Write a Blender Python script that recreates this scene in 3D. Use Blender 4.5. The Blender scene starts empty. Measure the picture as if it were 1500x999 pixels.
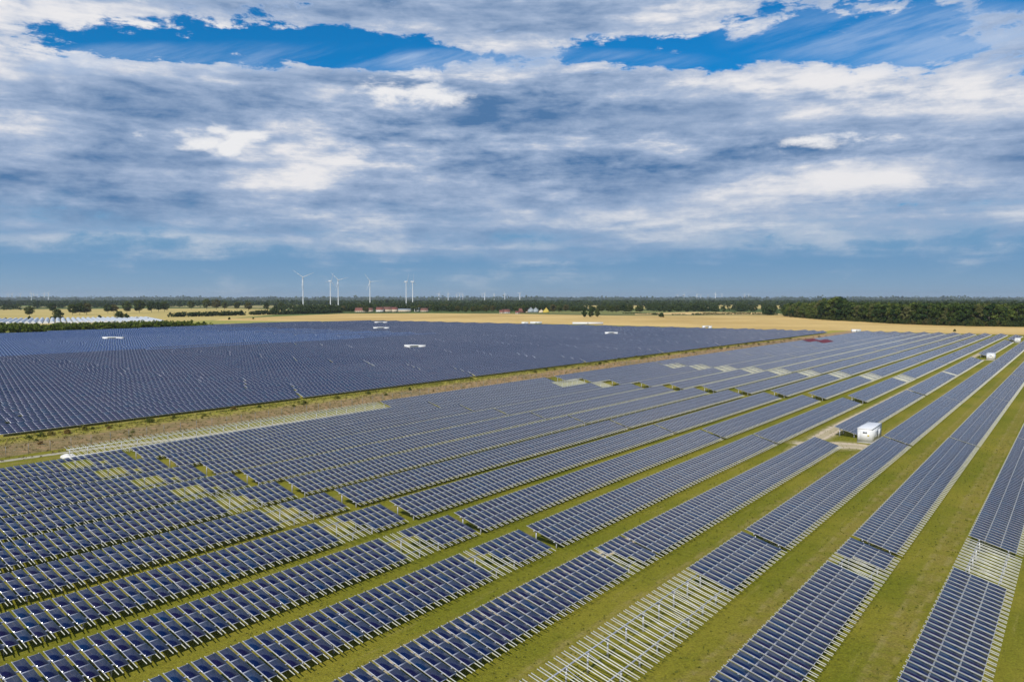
import bpy, math, random
import numpy as np
from mathutils import Vector, Matrix
R = math.radians
rnd = random.Random(7)
rng = np.random.default_rng(11)
scene = bpy.context.scene
COL = scene.collection

# ------------------------------------------------------------------ camera and ground frame
H = 30.0                      # drone height, metres
F = 1170.0                    # focal length in pixels of a 1500 px wide frame
TH = math.atan(61.5 / F)      # tilt below the horizon
A = R(35.64)                  # the rows run this far to the right of the view
D = np.array([math.sin(A), math.cos(A)])     # along the rows (u)
N = np.array([math.cos(A), -math.sin(A)])    # across the rows (v)
def W(u, v, z=0.0):
    p = u * D + v * N
    return Vector((p[0], p[1], z))
def G(px, py, z=0.0):         # a place on the land seen from the drone
    X = (px - 750) / F; Z = -(py - 499.5) / F
    ry = math.cos(TH) + Z * math.sin(TH); rz = Z * math.cos(TH) - math.sin(TH)
    t = (z - H) / rz
    return Vector((X * t, ry * t, z))
def UV(px, py, z=0.0):
    p = G(px, py, z); q = np.array([p.x, p.y])
    return float(q @ D), float(q @ N)
def at_dist(px, dist):        # a place in the direction of px, dist metres ahead
    return Vector(((px - 750) / F * math.cos(TH) * dist, dist, 0))

cam = bpy.data.cameras.new('camera'); cam.sensor_width = 36.0; cam.lens = F * 36 / 1500
cam.clip_start = 0.5; cam.clip_end = 90000
camo = bpy.data.objects.new('camera', cam); COL.objects.link(camo)
camo.location = (0, 0, H); camo.rotation_euler = (R(90) - TH, 0, 0)
scene.camera = camo

# ------------------------------------------------------------------ node helpers
def new_mat(name):
    m = bpy.data.materials.new(name); m.use_nodes = True
    nt = m.node_tree; nt.nodes.clear()
    out = nt.nodes.new('ShaderNodeOutputMaterial'); b = nt.nodes.new('ShaderNodeBsdfPrincipled')
    nt.links.new(b.outputs[0], out.inputs[0])
    return m, nt, b
class NB:
    def __init__(s, nt): s.nt = nt
    def put(s, sock, v):
        if isinstance(v, bpy.types.NodeSocket): s.nt.links.new(v, sock)
        elif v is not None: sock.default_value = v
    def m(s, op, a, b=None, c=None, clamp=False):
        n = s.nt.nodes.new('ShaderNodeMath'); n.operation = op; n.use_clamp = clamp
        s.put(n.inputs[0], a)
        if b is not None: s.put(n.inputs[1], b)
        if c is not None: s.put(n.inputs[2], c)
        return n.outputs[0]
    def vm(s, op, a, b=None):
        n = s.nt.nodes.new('ShaderNodeVectorMath'); n.operation = op
        s.put(n.inputs[0], a)
        if b is not None: s.put(n.inputs['Scale' if op == 'SCALE' else 1], b)
        return n.outputs[0]
    def xyz(s, v):
        n = s.nt.nodes.new('ShaderNodeSeparateXYZ'); s.put(n.inputs[0], v); return n.outputs
    def comb(s, x, y, z):
        n = s.nt.nodes.new('ShaderNodeCombineXYZ')
        for i, q in enumerate((x, y, z)): s.put(n.inputs[i], q)
        return n.outputs[0]
    def noise(s, v, scale, detail=4, rough=0.5, dist=0.0, col=False):
        n = s.nt.nodes.new('ShaderNodeTexNoise'); s.put(n.inputs['Vector'], v)
        n.inputs['Scale'].default_value = scale; n.inputs['Detail'].default_value = detail
        n.inputs['Roughness'].default_value = rough; n.inputs['Distortion'].default_value = dist
        return n.outputs['Color' if col else 'Fac']
    def ss(s, v, lo, hi, a=0.0, b=1.0):
        n = s.nt.nodes.new('ShaderNodeMapRange'); n.interpolation_type = 'SMOOTHSTEP'
        s.put(n.inputs[0], v)
        for i, q in enumerate((lo, hi, a, b)): n.inputs[i + 1].default_value = q
        return n.outputs[0]
    def lin(s, v, lo, hi, a=0.0, b=1.0):
        n = s.nt.nodes.new('ShaderNodeMapRange'); s.put(n.inputs[0], v)
        for i, q in enumerate((lo, hi, a, b)): n.inputs[i + 1].default_value = q
        return n.outputs[0]
    def mix(s, f, a, b, mode='MIX'):
        n = s.nt.nodes.new('ShaderNodeMix'); n.data_type = 'RGBA'; n.blend_type = mode
        s.put(n.inputs[0], f)
        for i, q in ((6, a), (7, b)):
            if not isinstance(q, bpy.types.NodeSocket) and len(q) == 3: q = (*q, 1)
            s.put(n.inputs[i], q)
        return n.outputs[2]
    def obj(s):
        n = s.nt.nodes.new('ShaderNodeTexCoord'); return n.outputs['Object']
    def uv(s):
        n = s.nt.nodes.new('ShaderNodeTexCoord'); return n.outputs['UV']
    def pos(s):
        n = s.nt.nodes.new('ShaderNodeNewGeometry'); return n.outputs['Position']
    def rand(s):              # varies per object and per loose piece
        g = s.nt.nodes.new('ShaderNodeNewGeometry'); o = s.nt.nodes.new('ShaderNodeObjectInfo')
        return s.m('FRACT', s.m('ADD', g.outputs['Random Per Island'], s.m('MULTIPLY', o.outputs['Random'], 7.31)))
    def orand(s):
        return s.nt.nodes.new('ShaderNodeObjectInfo').outputs['Random']
    def bump(s, b, h, strength, dist):
        n = s.nt.nodes.new('ShaderNodeBump'); n.inputs['Strength'].default_value = strength
        n.inputs['Distance'].default_value = dist; s.put(n.inputs['Height'], h)
        s.nt.links.new(n.outputs[0], b.inputs['Normal'])

def plain(name, col, rough=0.6, metal=0.0, var=0.12, scale=3.0):
    m, nt, b = new_mat(name); k = NB(nt)
    n = k.noise(k.obj(), scale, 5, 0.6)
    f = k.lin(n, 0.3, 0.7, 1 - var, 1 + var)
    nt.links.new(k.vm('SCALE', (*col,), f), b.inputs['Base Color'])
    b.inputs['Roughness'].default_value = rough; b.inputs['Metallic'].default_value = metal
    return m

# ---- solar glass
def module_mat(name, ca, cb, cc, nu, nv, bw, bh, rough, frame=(0.62, 0.63, 0.66), line=0.25, sheen=0.0):
    m, nt, b = new_mat(name); k = NB(nt)
    u, v, _ = k.xyz(k.uv())
    def edge(t, w):           # 1 near 0 and 1
        return k.m('GREATER_THAN', k.m('ABSOLUTE', k.m('SUBTRACT', t, 0.5)), 0.5 - w)
    fr = k.m('MAXIMUM', edge(u, bw), edge(v, bh))
    cu = k.m('FRACT', k.m('MULTIPLY', u, nu)); cv = k.m('FRACT', k.m('MULTIPLY', v, nv))
    ln = k.m('MAXIMUM', edge(cu, 0.035), edge(cv, 0.035))
    r = k.rand(); r2 = k.m('FRACT', k.m('MULTIPLY', r, 13.7))
    big = k.noise(k.pos(), 0.045, 3, 0.6)
    t = k.m('ADD', k.m('MULTIPLY', r, 0.55), k.m('MULTIPLY', k.m('SUBTRACT', big, 0.25), 0.9))
    c = k.mix(k.ss(t, 0.25, 0.85), ca, cb)
    c = k.mix(k.m('GREATER_THAN', r2, 0.9), c, cc)
    crys = k.noise(k.pos(), 6.0, 3, 0.7)
    c = k.vm('SCALE', c, k.lin(crys, 0.3, 0.7, 0.8, 1.2))
    c = k.mix(k.m('MULTIPLY', ln, line), c, (0.035, 0.04, 0.09))
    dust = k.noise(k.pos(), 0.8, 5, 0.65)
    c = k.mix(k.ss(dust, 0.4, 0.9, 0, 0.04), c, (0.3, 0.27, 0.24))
    if sheen:  # broad pale patches paint uneven sky reflection into the module colour
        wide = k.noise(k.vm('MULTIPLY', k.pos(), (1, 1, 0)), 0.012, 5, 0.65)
        c = k.mix(k.ss(wide, 0.42, 0.66, 0, sheen), c, (0.20, 0.19, 0.22))
    c = k.mix(fr, c, frame)
    nt.links.new(c, b.inputs['Base Color'])
    nt.links.new(k.m('ADD', k.m('MULTIPLY', fr, 0.3), k.lin(dust, 0.3, 0.7, rough * 0.8, rough * 1.5)), b.inputs['Roughness'])
    b.inputs['IOR'].default_value = 1.50
    ge = nt.nodes.new('ShaderNodeNewGeometry'); r3 = k.m('FRACT', k.m('MULTIPLY', r, 29.3))
    tl = k.comb(k.m('MULTIPLY', k.m('SUBTRACT', r2, 0.5), 0.035), k.m('MULTIPLY', k.m('SUBTRACT', r3, 0.5), 0.035), 0.0)
    nt.links.new(k.vm('NORMALIZE', k.vm('ADD', ge.outputs['Normal'], tl)), b.inputs['Normal'])
    return m
M_MOD = module_mat('blue_module', (0.001, 0.007, 0.044), (0.007, 0.004, 0.032), (0.001, 0.015, 0.060), 6, 10, 0.020, 0.028, 0.09, frame=(0.40, 0.42, 0.50), sheen=0.03)
M_MODL = module_mat('violet_module', (0.008, 0.015, 0.056), (0.020, 0.016, 0.052), (0.006, 0.026, 0.066), 12, 6, 0.012, 0.024, 0.16, frame=(0.40, 0.42, 0.50), sheen=0.10)
M_MODB = module_mat('bright_blue_module', (0.004, 0.040, 0.155), (0.008, 0.048, 0.175), (0.012, 0.06, 0.15), 12, 6, 0.02, 0.035, 0.22, frame=(0.45, 0.5, 0.6))
M_RAIL = plain('pale_rail', (0.60, 0.59, 0.50), 0.5, 0.0, 0.15, 1.5)
M_GALV = plain('galvanised_steel', (0.46, 0.47, 0.52), 0.45, 0.35, 0.15, 4)
M_BACK = plain('module_back', (0.16, 0.16, 0.18), 0.7)

# ---- grass between the rows, local x across the rows, y along them
def grass_mat():
    m, nt, b = new_mat('row_grass'); k = NB(nt)
    o = k.obj(); x, y, z = k.xyz(o)
    ph = k.m('FRACT', k.m('DIVIDE', k.m('ADD', x, 10.25 + 11.17 * 40), 11.17))   # 0 at the high edge of a row
    wob = k.m('MULTIPLY', k.m('SUBTRACT', k.noise(o, 0.25, 4, 0.6), 0.5), 0.35)
    lane = k.ss(k.m('ABSOLUTE', k.m('SUBTRACT', k.m('ADD', ph, wob), 0.78)), 0.02, 0.17, 1, 0)
    n1 = k.noise(o, 0.05, 5, 0.6); n2 = k.noise(o, 0.45, 6, 0.7); n3 = k.noise(o, 5.0, 4, 0.75)
    st = k.noise(k.vm('MULTIPLY', o, (1.2, 0.12, 1)), 1.0, 5, 0.7)
    n0 = k.noise(o, 0.018, 4, 0.6); nm = k.noise(o, 1.6, 6, 0.75)
    c = k.mix(k.ss(k.m('ADD', k.m('MULTIPLY', n1, 0.6), k.m('MULTIPLY', n0, 0.4)), 0.38, 0.62), (0.155, 0.160, 0.009), (0.235, 0.205, 0.020))
    c = k.mix(k.m('MULTIPLY', lane, k.ss(n2, 0.35, 0.65, 0.15, 0.7)), c, (0.27, 0.205, 0.05))
    rut = k.ss(k.m('ABSOLUTE', k.m('SUBTRACT', k.m('ABSOLUTE', k.m('SUBTRACT', k.m('ADD', ph, k.m('MULTIPLY', wob, 0.15)), 0.78)), 0.075)), 0.012, 0.034, 1, 0)
    c = k.mix(k.m('MULTIPLY', rut, k.ss(n2, 0.40, 0.62, 0.0, 0.5)), c, (0.32, 0.26, 0.09))
    c = k.mix(k.ss(nm, 0.52, 0.70, 0, 0.65), c, (0.080, 0.098, 0.009))
    c = k.mix(k.ss(n2, 0.56, 0.74, 0, 0.5), c, (0.115, 0.140, 0.010))
    c = k.mix(k.ss(st, 0.55, 0.75, 0, 0.55), c, (0.33, 0.27, 0.085))
    c = k.vm('SCALE', c, k.lin(k.m('ADD', n3, k.m('MULTIPLY', k.m('SUBTRACT', nm, 0.5), 0.8)), 0.25, 0.75, 0.5, 1.5))
    nt.links.new(c, b.inputs['Base Color']); b.inputs['Roughness'].default_value = 0.95
    b.inputs['Specular IOR Level'].default_value = 0.15
    k.bump(b, k.m('ADD', n3, k.m('MULTIPLY', n2, 1.5)), 0.8, 0.15)
    return m
def strip_mat():
    m, nt, b = new_mat('dry_strip'); k = NB(nt)
    o = k.obj(); x, y, z = k.xyz(o)
    n1 = k.noise(o, 0.06, 5, 0.65); n2 = k.noise(o, 0.5, 6, 0.7); n3 = k.noise(o, 3.5, 4, 0.75)
    xx = k.m('ADD', x, k.m('MULTIPLY', k.m('SUBTRACT', n1, 0.5), 14))
    far = k.ss(xx, -184.5, -177, 1, 0)            # greener beside the further array
    rust = k.ss(k.m('ADD', n2, k.m('MULTIPLY', k.ss(y, 60, 350), 0.14)), 0.46, 0.66)
    c = k.mix(rust, (0.27, 0.205, 0.085), (0.44, 0.275, 0.14))
    c = k.mix(k.ss(n1, 0.5, 0.7, 0, 0.7), c, (0.20, 0.19, 0.09))
    c = k.mix(far, c, k.mix(k.ss(n2, 0.4, 0.6), (0.31, 0.29, 0.035), (0.40, 0.32, 0.08)))
    c = k.vm('SCALE', c, k.lin(n3, 0.25, 0.75, 0.55, 1.45))
    nt.links.new(c, b.inputs['Base Color']); b.inputs['Roughness'].default_value = 0.95
    b.inputs['Specular IOR Level'].default_value = 0.1
    k.bump(b, k.m('ADD', n3, k.m('MULTIPLY', n2, 2)), 1.0, 0.3)
    return m
def sand_mat(name, col, edge=(0.20, 0.178, 0.02)):
    m, nt, b = new_mat(name); k = NB(nt)
    o = k.obj(); n2 = k.noise(o, 0.5, 6, 0.7); n3 = k.noise(o, 5, 4, 0.7)
    u, v, _ = k.xyz(k.uv())
    e = k.m('MULTIPLY', k.m('SUBTRACT', 0.5, k.m('ABSOLUTE', k.m('SUBTRACT', u, 0.5))), 2)
    e = k.m('ADD', e, k.m('MULTIPLY', k.m('SUBTRACT', n2, 0.5), 1.6))
    e = k.m('MINIMUM', e, k.m('ADD', k.m('MULTIPLY', k.m('SUBTRACT', 0.5, k.m('ABSOLUTE', k.m('SUBTRACT', v, 0.5))), 5), k.m('MULTIPLY', k.m('SUBTRACT', n2, 0.5), 1.2)))
    c = k.mix(k.ss(e, 0.15, 0.6), edge, col)
    ru = k.m('ABSOLUTE', k.m('SUBTRACT', k.m('ABSOLUTE', k.m('SUBTRACT', u, 0.5)), 0.22))
    c = k.mix(k.m('MULTIPLY', k.ss(ru, 0.05, 0.12, 0, 1), 0.35), c, edge)
    c = k.mix(k.ss(n2, 0.55, 0.75, 0, 0.45), c, edge)
    c = k.vm('SCALE', c, k.lin(n3, 0.25, 0.75, 0.75, 1.25))
    nt.links.new(c, b.inputs['Base Color']); b.inputs['Roughness'].default_value = 0.95
    k.bump(b, n3, 0.6, 0.1)
    return m
def field_mat(name, ca, cb, ang, pitch=24.0, cc=None, big=0.006):
    m, nt, b = new_mat(name); k = NB(nt)
    o = k.pos(); x, y, z = k.xyz(o)
    s = k.m('ADD', k.m('MULTIPLY', x, math.cos(ang)), k.m('MULTIPLY', y, math.sin(ang)))
    fr = k.m('FRACT', k.m('DIVIDE', s, pitch))
    tram = k.ss(k.m('ABSOLUTE', k.m('SUBTRACT', fr, 0.5)), 0.015, 0.05, 0.55, 0)
    n1 = k.noise(o, big, 6, 0.6); n2 = k.noise(o, 0.08, 5, 0.7); n3 = k.noise(o, 1.2, 3, 0.7)
    c = k.mix(k.ss(n1, 0.35, 0.65), ca, cb)
    if cc: c = k.mix(k.ss(n2, 0.5, 0.7, 0, 0.7), c, cc)
    c = k.mix(tram, c, (0.24, 0.17, 0.07))
    c = k.vm('SCALE', c, k.lin(k.m('ADD', n3, n2), 0.6, 1.4, 0.85, 1.15))
    nt.links.new(c, b.inputs['Base Color']); b.inputs['Roughness'].default_value = 0.95
    b.inputs['Specular IOR Level'].default_value = 0.1
    return m
def land_mat():
    m, nt, b = new_mat('far_land'); k = NB(nt)
    o = k.pos()
    vo = nt.nodes.new('ShaderNodeTexVoronoi'); vo.inputs['Scale'].default_value = 0.0016
    k.put(vo.inputs['Vector'], k.vm('ADD', o, k.vm('SCALE', k.noise(o, 0.002, 2, 0.5, 0, True), 300.0)))
    r = k.xyz(vo.outputs['Color'])[0]
    n2 = k.noise(o, 0.02, 5, 0.65)
    c = k.mix(k.ss(r, 0.35, 0.4), (0.075, 0.105, 0.025), (0.33, 0.27, 0.11))
    c = k.mix(k.ss(r, 0.7, 0.75), c, (0.16, 0.19, 0.05))
    c = k.vm('SCALE', c, k.lin(n2, 0.3, 0.7, 0.8, 1.2))
    nt.links.new(c, b.inputs['Base Color']); b.inputs['Roughness'].default_value = 0.95
    b.inputs['Specular IOR Level'].default_value = 0.1
    return m
def leaf_mat(name, ca, cb, rust=None, orand=0.5):
    m, nt, b = new_mat(name); k = NB(nt)
    g = nt.nodes.new('ShaderNodeNewGeometry')
    r = g.outputs['Random Per Island']
    n = k.noise(k.pos(), 0.22, 3, 0.6)
    t = k.m('ADD', k.m('MULTIPLY', r, 0.45), k.m('MULTIPLY', k.m('SUBTRACT', n, 0.3), 1.1))
    t = k.m('ADD', t, k.m('MULTIPLY', k.m('SUBTRACT', k.orand(), 0.5), orand))
    c = k.mix(k.ss(t, 0.05, 0.95), ca, cb)
    if rust: c = k.mix(k.ss(k.m('FRACT', k.m('MULTIPLY', k.orand(), 5.3)), 0.72, 0.95, 0, 0.75), c, rust)
    nt.links.new(c, b.inputs['Base Color']); b.inputs['Roughness'].default_value = 0.75
    b.inputs['Specular IOR Level'].default_value = 0.2
    tr = nt.nodes.new('ShaderNodeBsdfTranslucent'); nt.links.new(c, tr.inputs[0])
    mx = nt.nodes.new('ShaderNodeMixShader'); mx.inputs[0].default_value = 0.25
    nt.links.new(b.outputs[0], mx.inputs[1]); nt.links.new(tr.outputs[0], mx.inputs[2])
    nt.links.new(mx.outputs[0], nt.nodes['Material Output'].inputs[0])
    return m
M_LEAF = leaf_mat('broad_leaves', (0.028, 0.052, 0.010), (0.105, 0.120, 0.024), rust=(0.13, 0.105, 0.035))
M_LEAFD = leaf_mat('far_leaves', (0.028, 0.050, 0.014), (0.070, 0.090, 0.022), orand=0.0)
M_BUSH = leaf_mat('bush_leaves', (0.070, 0.095, 0.018), (0.19, 0.18, 0.035), rust=(0.24, 0.13, 0.045), orand=0.7)
M_DRY = leaf_mat('dry_grass_tufts', (0.13, 0.11, 0.035), (0.26, 0.20, 0.08), orand=0.0)
M_WOOD = leaf_mat('wood_leaves', (0.022, 0.050, 0.010), (0.115, 0.150, 0.026), rust=(0.135, 0.135, 0.045), orand=1.0)
M_BARK = plain('bark', (0.12, 0.10, 0.075), 0.9, 0, 0.3, 2)

# ------------------------------------------------------------------ object helpers
def link(name, me, mat=None, parent=None, loc=None, rotz=None):
    o = bpy.data.objects.new(name, me); COL.objects.link(o)
    if mat is not None and me is not None and not me.materials: me.materials.append(mat)
    if parent: o.parent = parent
    if loc is not None: o.location = loc
    if rotz is not None: o.rotation_euler = (0, 0, rotz)
    return o
def tag(o, label=None, cat=None, group=None, kind=None):
    if label: o['label'] = label
    if cat: o['category'] = cat
    if group: o['group'] = group
    if kind: o['kind'] = kind
    return o
def empty(name, loc, rotz=0.0):
    return link(name, None, loc=loc, rotz=rotz)
def np_mesh(name, verts, faces, uvs=None, mat=None, smooth=False):
    """verts (n,3), faces (m,k) of one size"""
    verts = np.asarray(verts, np.float32); faces = np.asarray(faces, np.int32)
    me = bpy.data.meshes.new(name)
    m, k = faces.shape
    me.vertices.add(len(verts)); me.vertices.foreach_set('co', verts.ravel())
    me.loops.add(m * k); me.loops.foreach_set('vertex_index', faces.ravel())
    me.polygons.add(m); me.polygons.foreach_set('loop_start', np.arange(0, m * k, k, dtype=np.int32))
    me.polygons.foreach_set('loop_total', np.full(m, k, np.int32))
    if uvs is not None:
        l = me.uv_layers.new(name='UVMap'); l.data.foreach_set('uv', np.asarray(uvs, np.float32).ravel())
    me.update(calc_edges=True)
    if smooth: me.polygons.foreach_set('use_smooth', np.ones(m, bool))
    if mat: me.materials.append(mat)
    return me
BOXF = np.array([[4, 5, 6, 7], [0, 3, 2, 1], [0, 1, 5, 4], [1, 2, 6, 5], [2, 3, 7, 6], [3, 0, 4, 7]])
BOXUV = np.zeros((6, 4, 2)); BOXUV[0] = [[0, 0], [1, 0], [1, 1], [0, 1]]
class MB:
    """collects boxes and prisms; everything quads"""
    def __init__(s): s.v = []; s.f = []; s.u = []; s.n = 0
    def hexa(s, c8):
        s.v.append(np.asarray(c8, float)); s.f.append(BOXF + s.n); s.u.append(BOXUV); s.n += 8
    def box(s, x0, x1, y0, y1, z0, z1):
        s.hexa([(x0, y0, z0), (x1, y0, z0), (x1, y1, z0), (x0, y1, z0), (x0, y0, z1), (x1, y0, z1), (x1, y1, z1), (x0, y1, z1)])
    def slab(s, x0, x1, y0, y1, zf, t):       # follows a slope zf(x), thickness t below
        s.hexa([(x0, y0, zf(x0) - t), (x1, y0, zf(x1) - t), (x1, y1, zf(x1) - t), (x0, y1, zf(x0) - t),
                (x0, y0, zf(x0)), (x1, y0, zf(x1)), (x1, y1, zf(x1)), (x0, y1, zf(x0))])
    def tube(s, p, q, r0, r1=None, n=6):
        r1 = r0 if r1 is None else r1
        p, q = Vector(p), Vector(q); d = (q - p).normalized()
        a = d.orthogonal().normalized(); b = d.cross(a)
        vs = []
        for c, r in ((p, r0), (q, r1)):
            for i in range(n):
                t = 2 * math.pi * i / n; vs.append(c + (a * math.cos(t) + b * math.sin(t)) * r)
        s.v.append(np.array([tuple(w) for w in vs])); fs = [[i, (i + 1) % n, n + (i + 1) % n, n + i] for i in range(n)]
        s.f.append(np.array(fs) + s.n); s.u.append(np.zeros((n, 4, 2))); s.n += 2 * n
    def raw(s, v, f):
        f = np.asarray(f); s.v.append(np.asarray(v, float)); s.f.append(f + s.n); s.u.append(np.zeros((len(f), 4, 2))); s.n += len(v)
    def mesh(s, name, mat):
        return np_mesh(name, np.concatenate(s.v), np.concatenate(s.f), np.concatenate(s.u), mat)
    def moved(s, fn):
        o = MB(); o.v = [fn(a) for a in s.v]; o.f = list(s.f); o.u = list(s.u); o.n = s.n; return o

def sheet(name, pts, z, mat, kind='structure', local=False):
    """a flat polygon; local: object axes follow the rows"""
    import bmesh
    bm = bmesh.new(); vs = [bm.verts.new((p[0], p[1], 0)) for p in pts]; f = bm.faces.new(vs)
    f.normal_update()
    if f.normal.z < 0: f.normal_flip()
    me = bpy.data.meshes.new(name); bm.to_mesh(me); bm.free(); me.materials.append(mat)
    o = link(name, me, loc=(0, 0, z), rotz=-A if local else 0)
    if kind: o['kind'] = kind
    return o
def ribbon(name, pts, width, z, mat, local=True, kind='structure'):
    """a strip along pts; uv.x runs across it"""
    vs = []; fs = []; uv = []
    P = [np.array(p, float) for p in pts]
    L = 0
    for i, p in enumerate(P):
        t = (P[min(i + 1, len(P) - 1)] - P[max(i - 1, 0)]); t /= np.linalg.norm(t); n = np.array([t[1], -t[0]])
        w = (width[i] if isinstance(width, (list, tuple)) else width) / 2
        vs += [(*(p - n * w), 0), (*(p + n * w), 0)]
    for i in range(len(P) - 1):
        a = 2 * i; fs.append([a, a + 1, a + 3, a + 2]); m_ = len(P) - 1; uv += [(0, i / m_), (1, i / m_), (1, (i + 1) / m_), (0, (i + 1) / m_)]
    me = np_mesh(name, vs, fs, uv, mat)
    o = link(name, me, loc=(0, 0, z), rotz=-A if local else 0)
    if kind: o['kind'] = kind
    return o

# ------------------------------------------------------------------ the land
def ring_ground():
    n = 96; rr = [0, 400, 1500, 5000, 14000, 34000]
    vs = [(0, 0, 0)]; fs = []
    import bmesh
    bm = bmesh.new(); rings = []
    c = bm.verts.new((0, 0, 0))
    for r in rr[1:]:
        rings.append([bm.verts.new((r * math.cos(2 * math.pi * i / n), r * math.sin(2 * math.pi * i / n), 0)) for i in range(n)])
    for i in range(n): bm.faces.new((c, rings[0][i], rings[0][(i + 1) % n]))
    for a, b in zip(rings, rings[1:]):
        for i in range(n): bm.faces.new((a[i], b[i], b[(i + 1) % n], a[(i + 1) % n]))
    me = bpy.data.meshes.new('ground'); bm.to_mesh(me); bm.free(); me.materials.append(land_mat())
    o = link('ground', me, loc=(0, 0, -0.12)); o['kind'] = 'structure'
ring_ground()
M_GRASS = grass_mat()
sheet('grass_ground', [(-166, -60), (90, -60), (90, 790), (-166, 790)], 0.0, M_GRASS, local=True)
sheet('grass_strip', [(-196, -60), (-166, -60), (-166, 800), (-196, 800)], 0.0, strip_mat(), local=True)
sheet('array_ground', [(-830, 60), (-196, -60), (-196, 775), (-480, 815), (-800, 735), (-830, 430)], -0.02,
      field_mat('rough_meadow', (0.17, 0.18, 0.035), (0.25, 0.22, 0.06), 0.3, 60), local=True)
M_WHEAT = field_mat('ripe_wheat', (0.50, 0.335, 0.115), (0.66, 0.46, 0.175), R(100), 26, cc=(0.56, 0.40, 0.15))
M_HAY = field_mat('pale_field', (0.46, 0.36, 0.12), (0.55, 0.42, 0.15), R(80), 30, cc=(0.36, 0.33, 0.10))
M_MEAD = field_mat('green_meadow', (0.24, 0.27, 0.06), (0.36, 0.33, 0.08), R(80), 50, cc=(0.16, 0.2, 0.04))
def gsheet(name, px, z, mat): return sheet(name, [G(*p)[:2] for p in px], z, mat)
gsheet('wheat_field', [(285, 473), (330, 467), (500, 459.5), (640, 459), (760, 460), (900, 462.5), (1010, 462.5), (1150, 461.8), (1175, 464.5), (1260, 469.5), (1350, 474.5), (1560, 479), (1700, 486), (1700, 499), (1200, 500), (900, 486), (500, 478), (330, 480)], -0.06, M_WHEAT)
gsheet('stubble_field', [(930, 459.3), (1010, 457.2), (1130, 457.6), (1150, 461.2), (930, 461.0)], -0.05, field_mat('pale_stubble', (0.62, 0.42, 0.17), (0.66, 0.47, 0.2), R(95), 30))
gsheet('far_stubble', [(835, 451.5), (835, 446.5), (1180, 446.5), (1180, 452.5)], -0.08, M_HAY)
gsheet('hay_field', [(-150, 470), (-150, 454), (150, 452.5), (330, 451.5), (470, 455), (300, 470), (250, 477), (-150, 482)], -0.07, M_HAY)
gsheet('meadow', [(225, 474), (300, 469.5), (420, 470.5), (510, 470.5), (330, 474), (300, 479.5), (240, 482)], -0.045, M_MEAD)
# sandy tracks
M_SAND = sand_mat('pale_sand', (0.56, 0.45, 0.31))
M_SAND2 = sand_mat('sand_track', (0.47, 0.42, 0.31), edge=(0.19, 0.17, 0.06))
ribbon('sandy_track', [(-45.2, -20), (-45.3, 60), (-45.3, 150), (-45.8, 165), (-46.0, 185), (-46.2, 240), (-46.2, 340), (-46.3, 520), (-46.5, 760)], [2.2, 2.6, 3.2, 5.5, 6.0, 4.6, 4.0, 3.6, 3.4], 0.012, M_SAND)
ribbon('sandy_clearing', [(-46.5, 165), (-43, 170), (-38, 172), (-34, 171.5), (-31, 170)], [15, 14, 12, 9, 8], 0.018, M_SAND)
ribbon('sandy_clearing', [(-45.5, 452), (-41, 454), (-36, 455)], [7, 6, 5], 0.018, M_SAND)
ribbon('gravel_path', [(-162.2, -10), (-162.4, 60), (-161.0, 80), (-157, 100), (-155, 160)], [2.6, 2.6, 2.6, 3.4, 4.5], 0.014, M_SAND2)

# ------------------------------------------------------------------ near array: three portrait modules deep
CP = 1.155                    # column pitch
WD, ZH, ZL = 4.70, 2.20, 0.87
SL = (ZL - ZH) / WD
zf = lambda x: ZH + SL * x
MW, ML = 0.90, 1.60
cosT = math.cos(math.atan(SL)); MLh = ML * cosT; GAPh = (WD - 3 * MLh) / 2
def vrow(k): return -10.25 - 11.17 * k
def mod_x(r): x0 = r * (MLh + GAPh); return x0, x0 + MLh
RZ = lambda x: zf(x) - 0.045
def one_module():
    b = MB(); z = lambda x: SL * x; b.slab(0, MLh, -MW / 2, MW / 2, z, 0.04); return b.mesh('solar_module', M_MOD)
def one_rail():
    b = MB(); b.slab(-0.16, WD + 0.66, -0.028, 0.028, lambda x: SL * x - 0.045, 0.07); return b.mesh('rail', M_RAIL)
def beam_b(x, L):
    b = MB(); b.box(x - 0.05, x + 0.05, 0, L, zf(x) - 0.24, zf(x) - 0.117); return b
BX = (1.0, 3.95)
def post_b(x):
    b = MB(); zt = zf(x) - 0.242
    b.box(x - 0.07, x + 0.07, -0.05, 0.05, -0.2, zt)
    b.box(x - 0.13, x + 0.13, -0.075, 0.075, zt - 0.22, zt + 0.004)
    return b
ME_MOD, ME_RAIL = one_module(), one_rail()
ME_POST = [post_b(x).mesh('post', M_GALV) for x in BX]
def brace_b():
    b = MB(); b.tube((BX[0], 0, zf(BX[0]) - 0.30), (BX[1], 0, zf(BX[1]) - 0.55), 0.03, n=4); return b
ME_BRACE = brace_b().mesh('brace', M_GALV)
PP = 3.3                      # post pitch
cache = {}
def rails_of(ncol): return [c * CP + dy for c in range(ncol) for dy in (CP / 2 - MW / 2 + 0.055, CP / 2 + MW / 2 - 0.055)]
def module_array(ncol, miss=None):
    b = MB()
    for c in range(ncol):
        for r in range(3):
            if miss and miss(c, r): continue
            x0, x1 = mod_x(r); y = c * CP + CP / 2
            b.slab(x0, x1, y - MW / 2, y + MW / 2, zf, 0.04)
    return b if b.n else None
def frame_b(L, ncol, rails=True, y0=0):
    b = MB()
    if rails:
        for y in rails_of(ncol): b.slab(-0.16, WD + 0.66, y - 0.026, y + 0.026, lambda x: zf(x) - 0.045, 0.07)
    return b
def support_b(L):
    b = MB()
    for x in BX: q = beam_b(x, L); b.hexa(q.v[0])
    y = 0.6
    while y < L:
        for x in BX:
            zt = zf(x) - 0.242; b.box(x - 0.07, x + 0.07, y - 0.05, y + 0.05, -0.2, zt)
        y += PP
    return b
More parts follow.
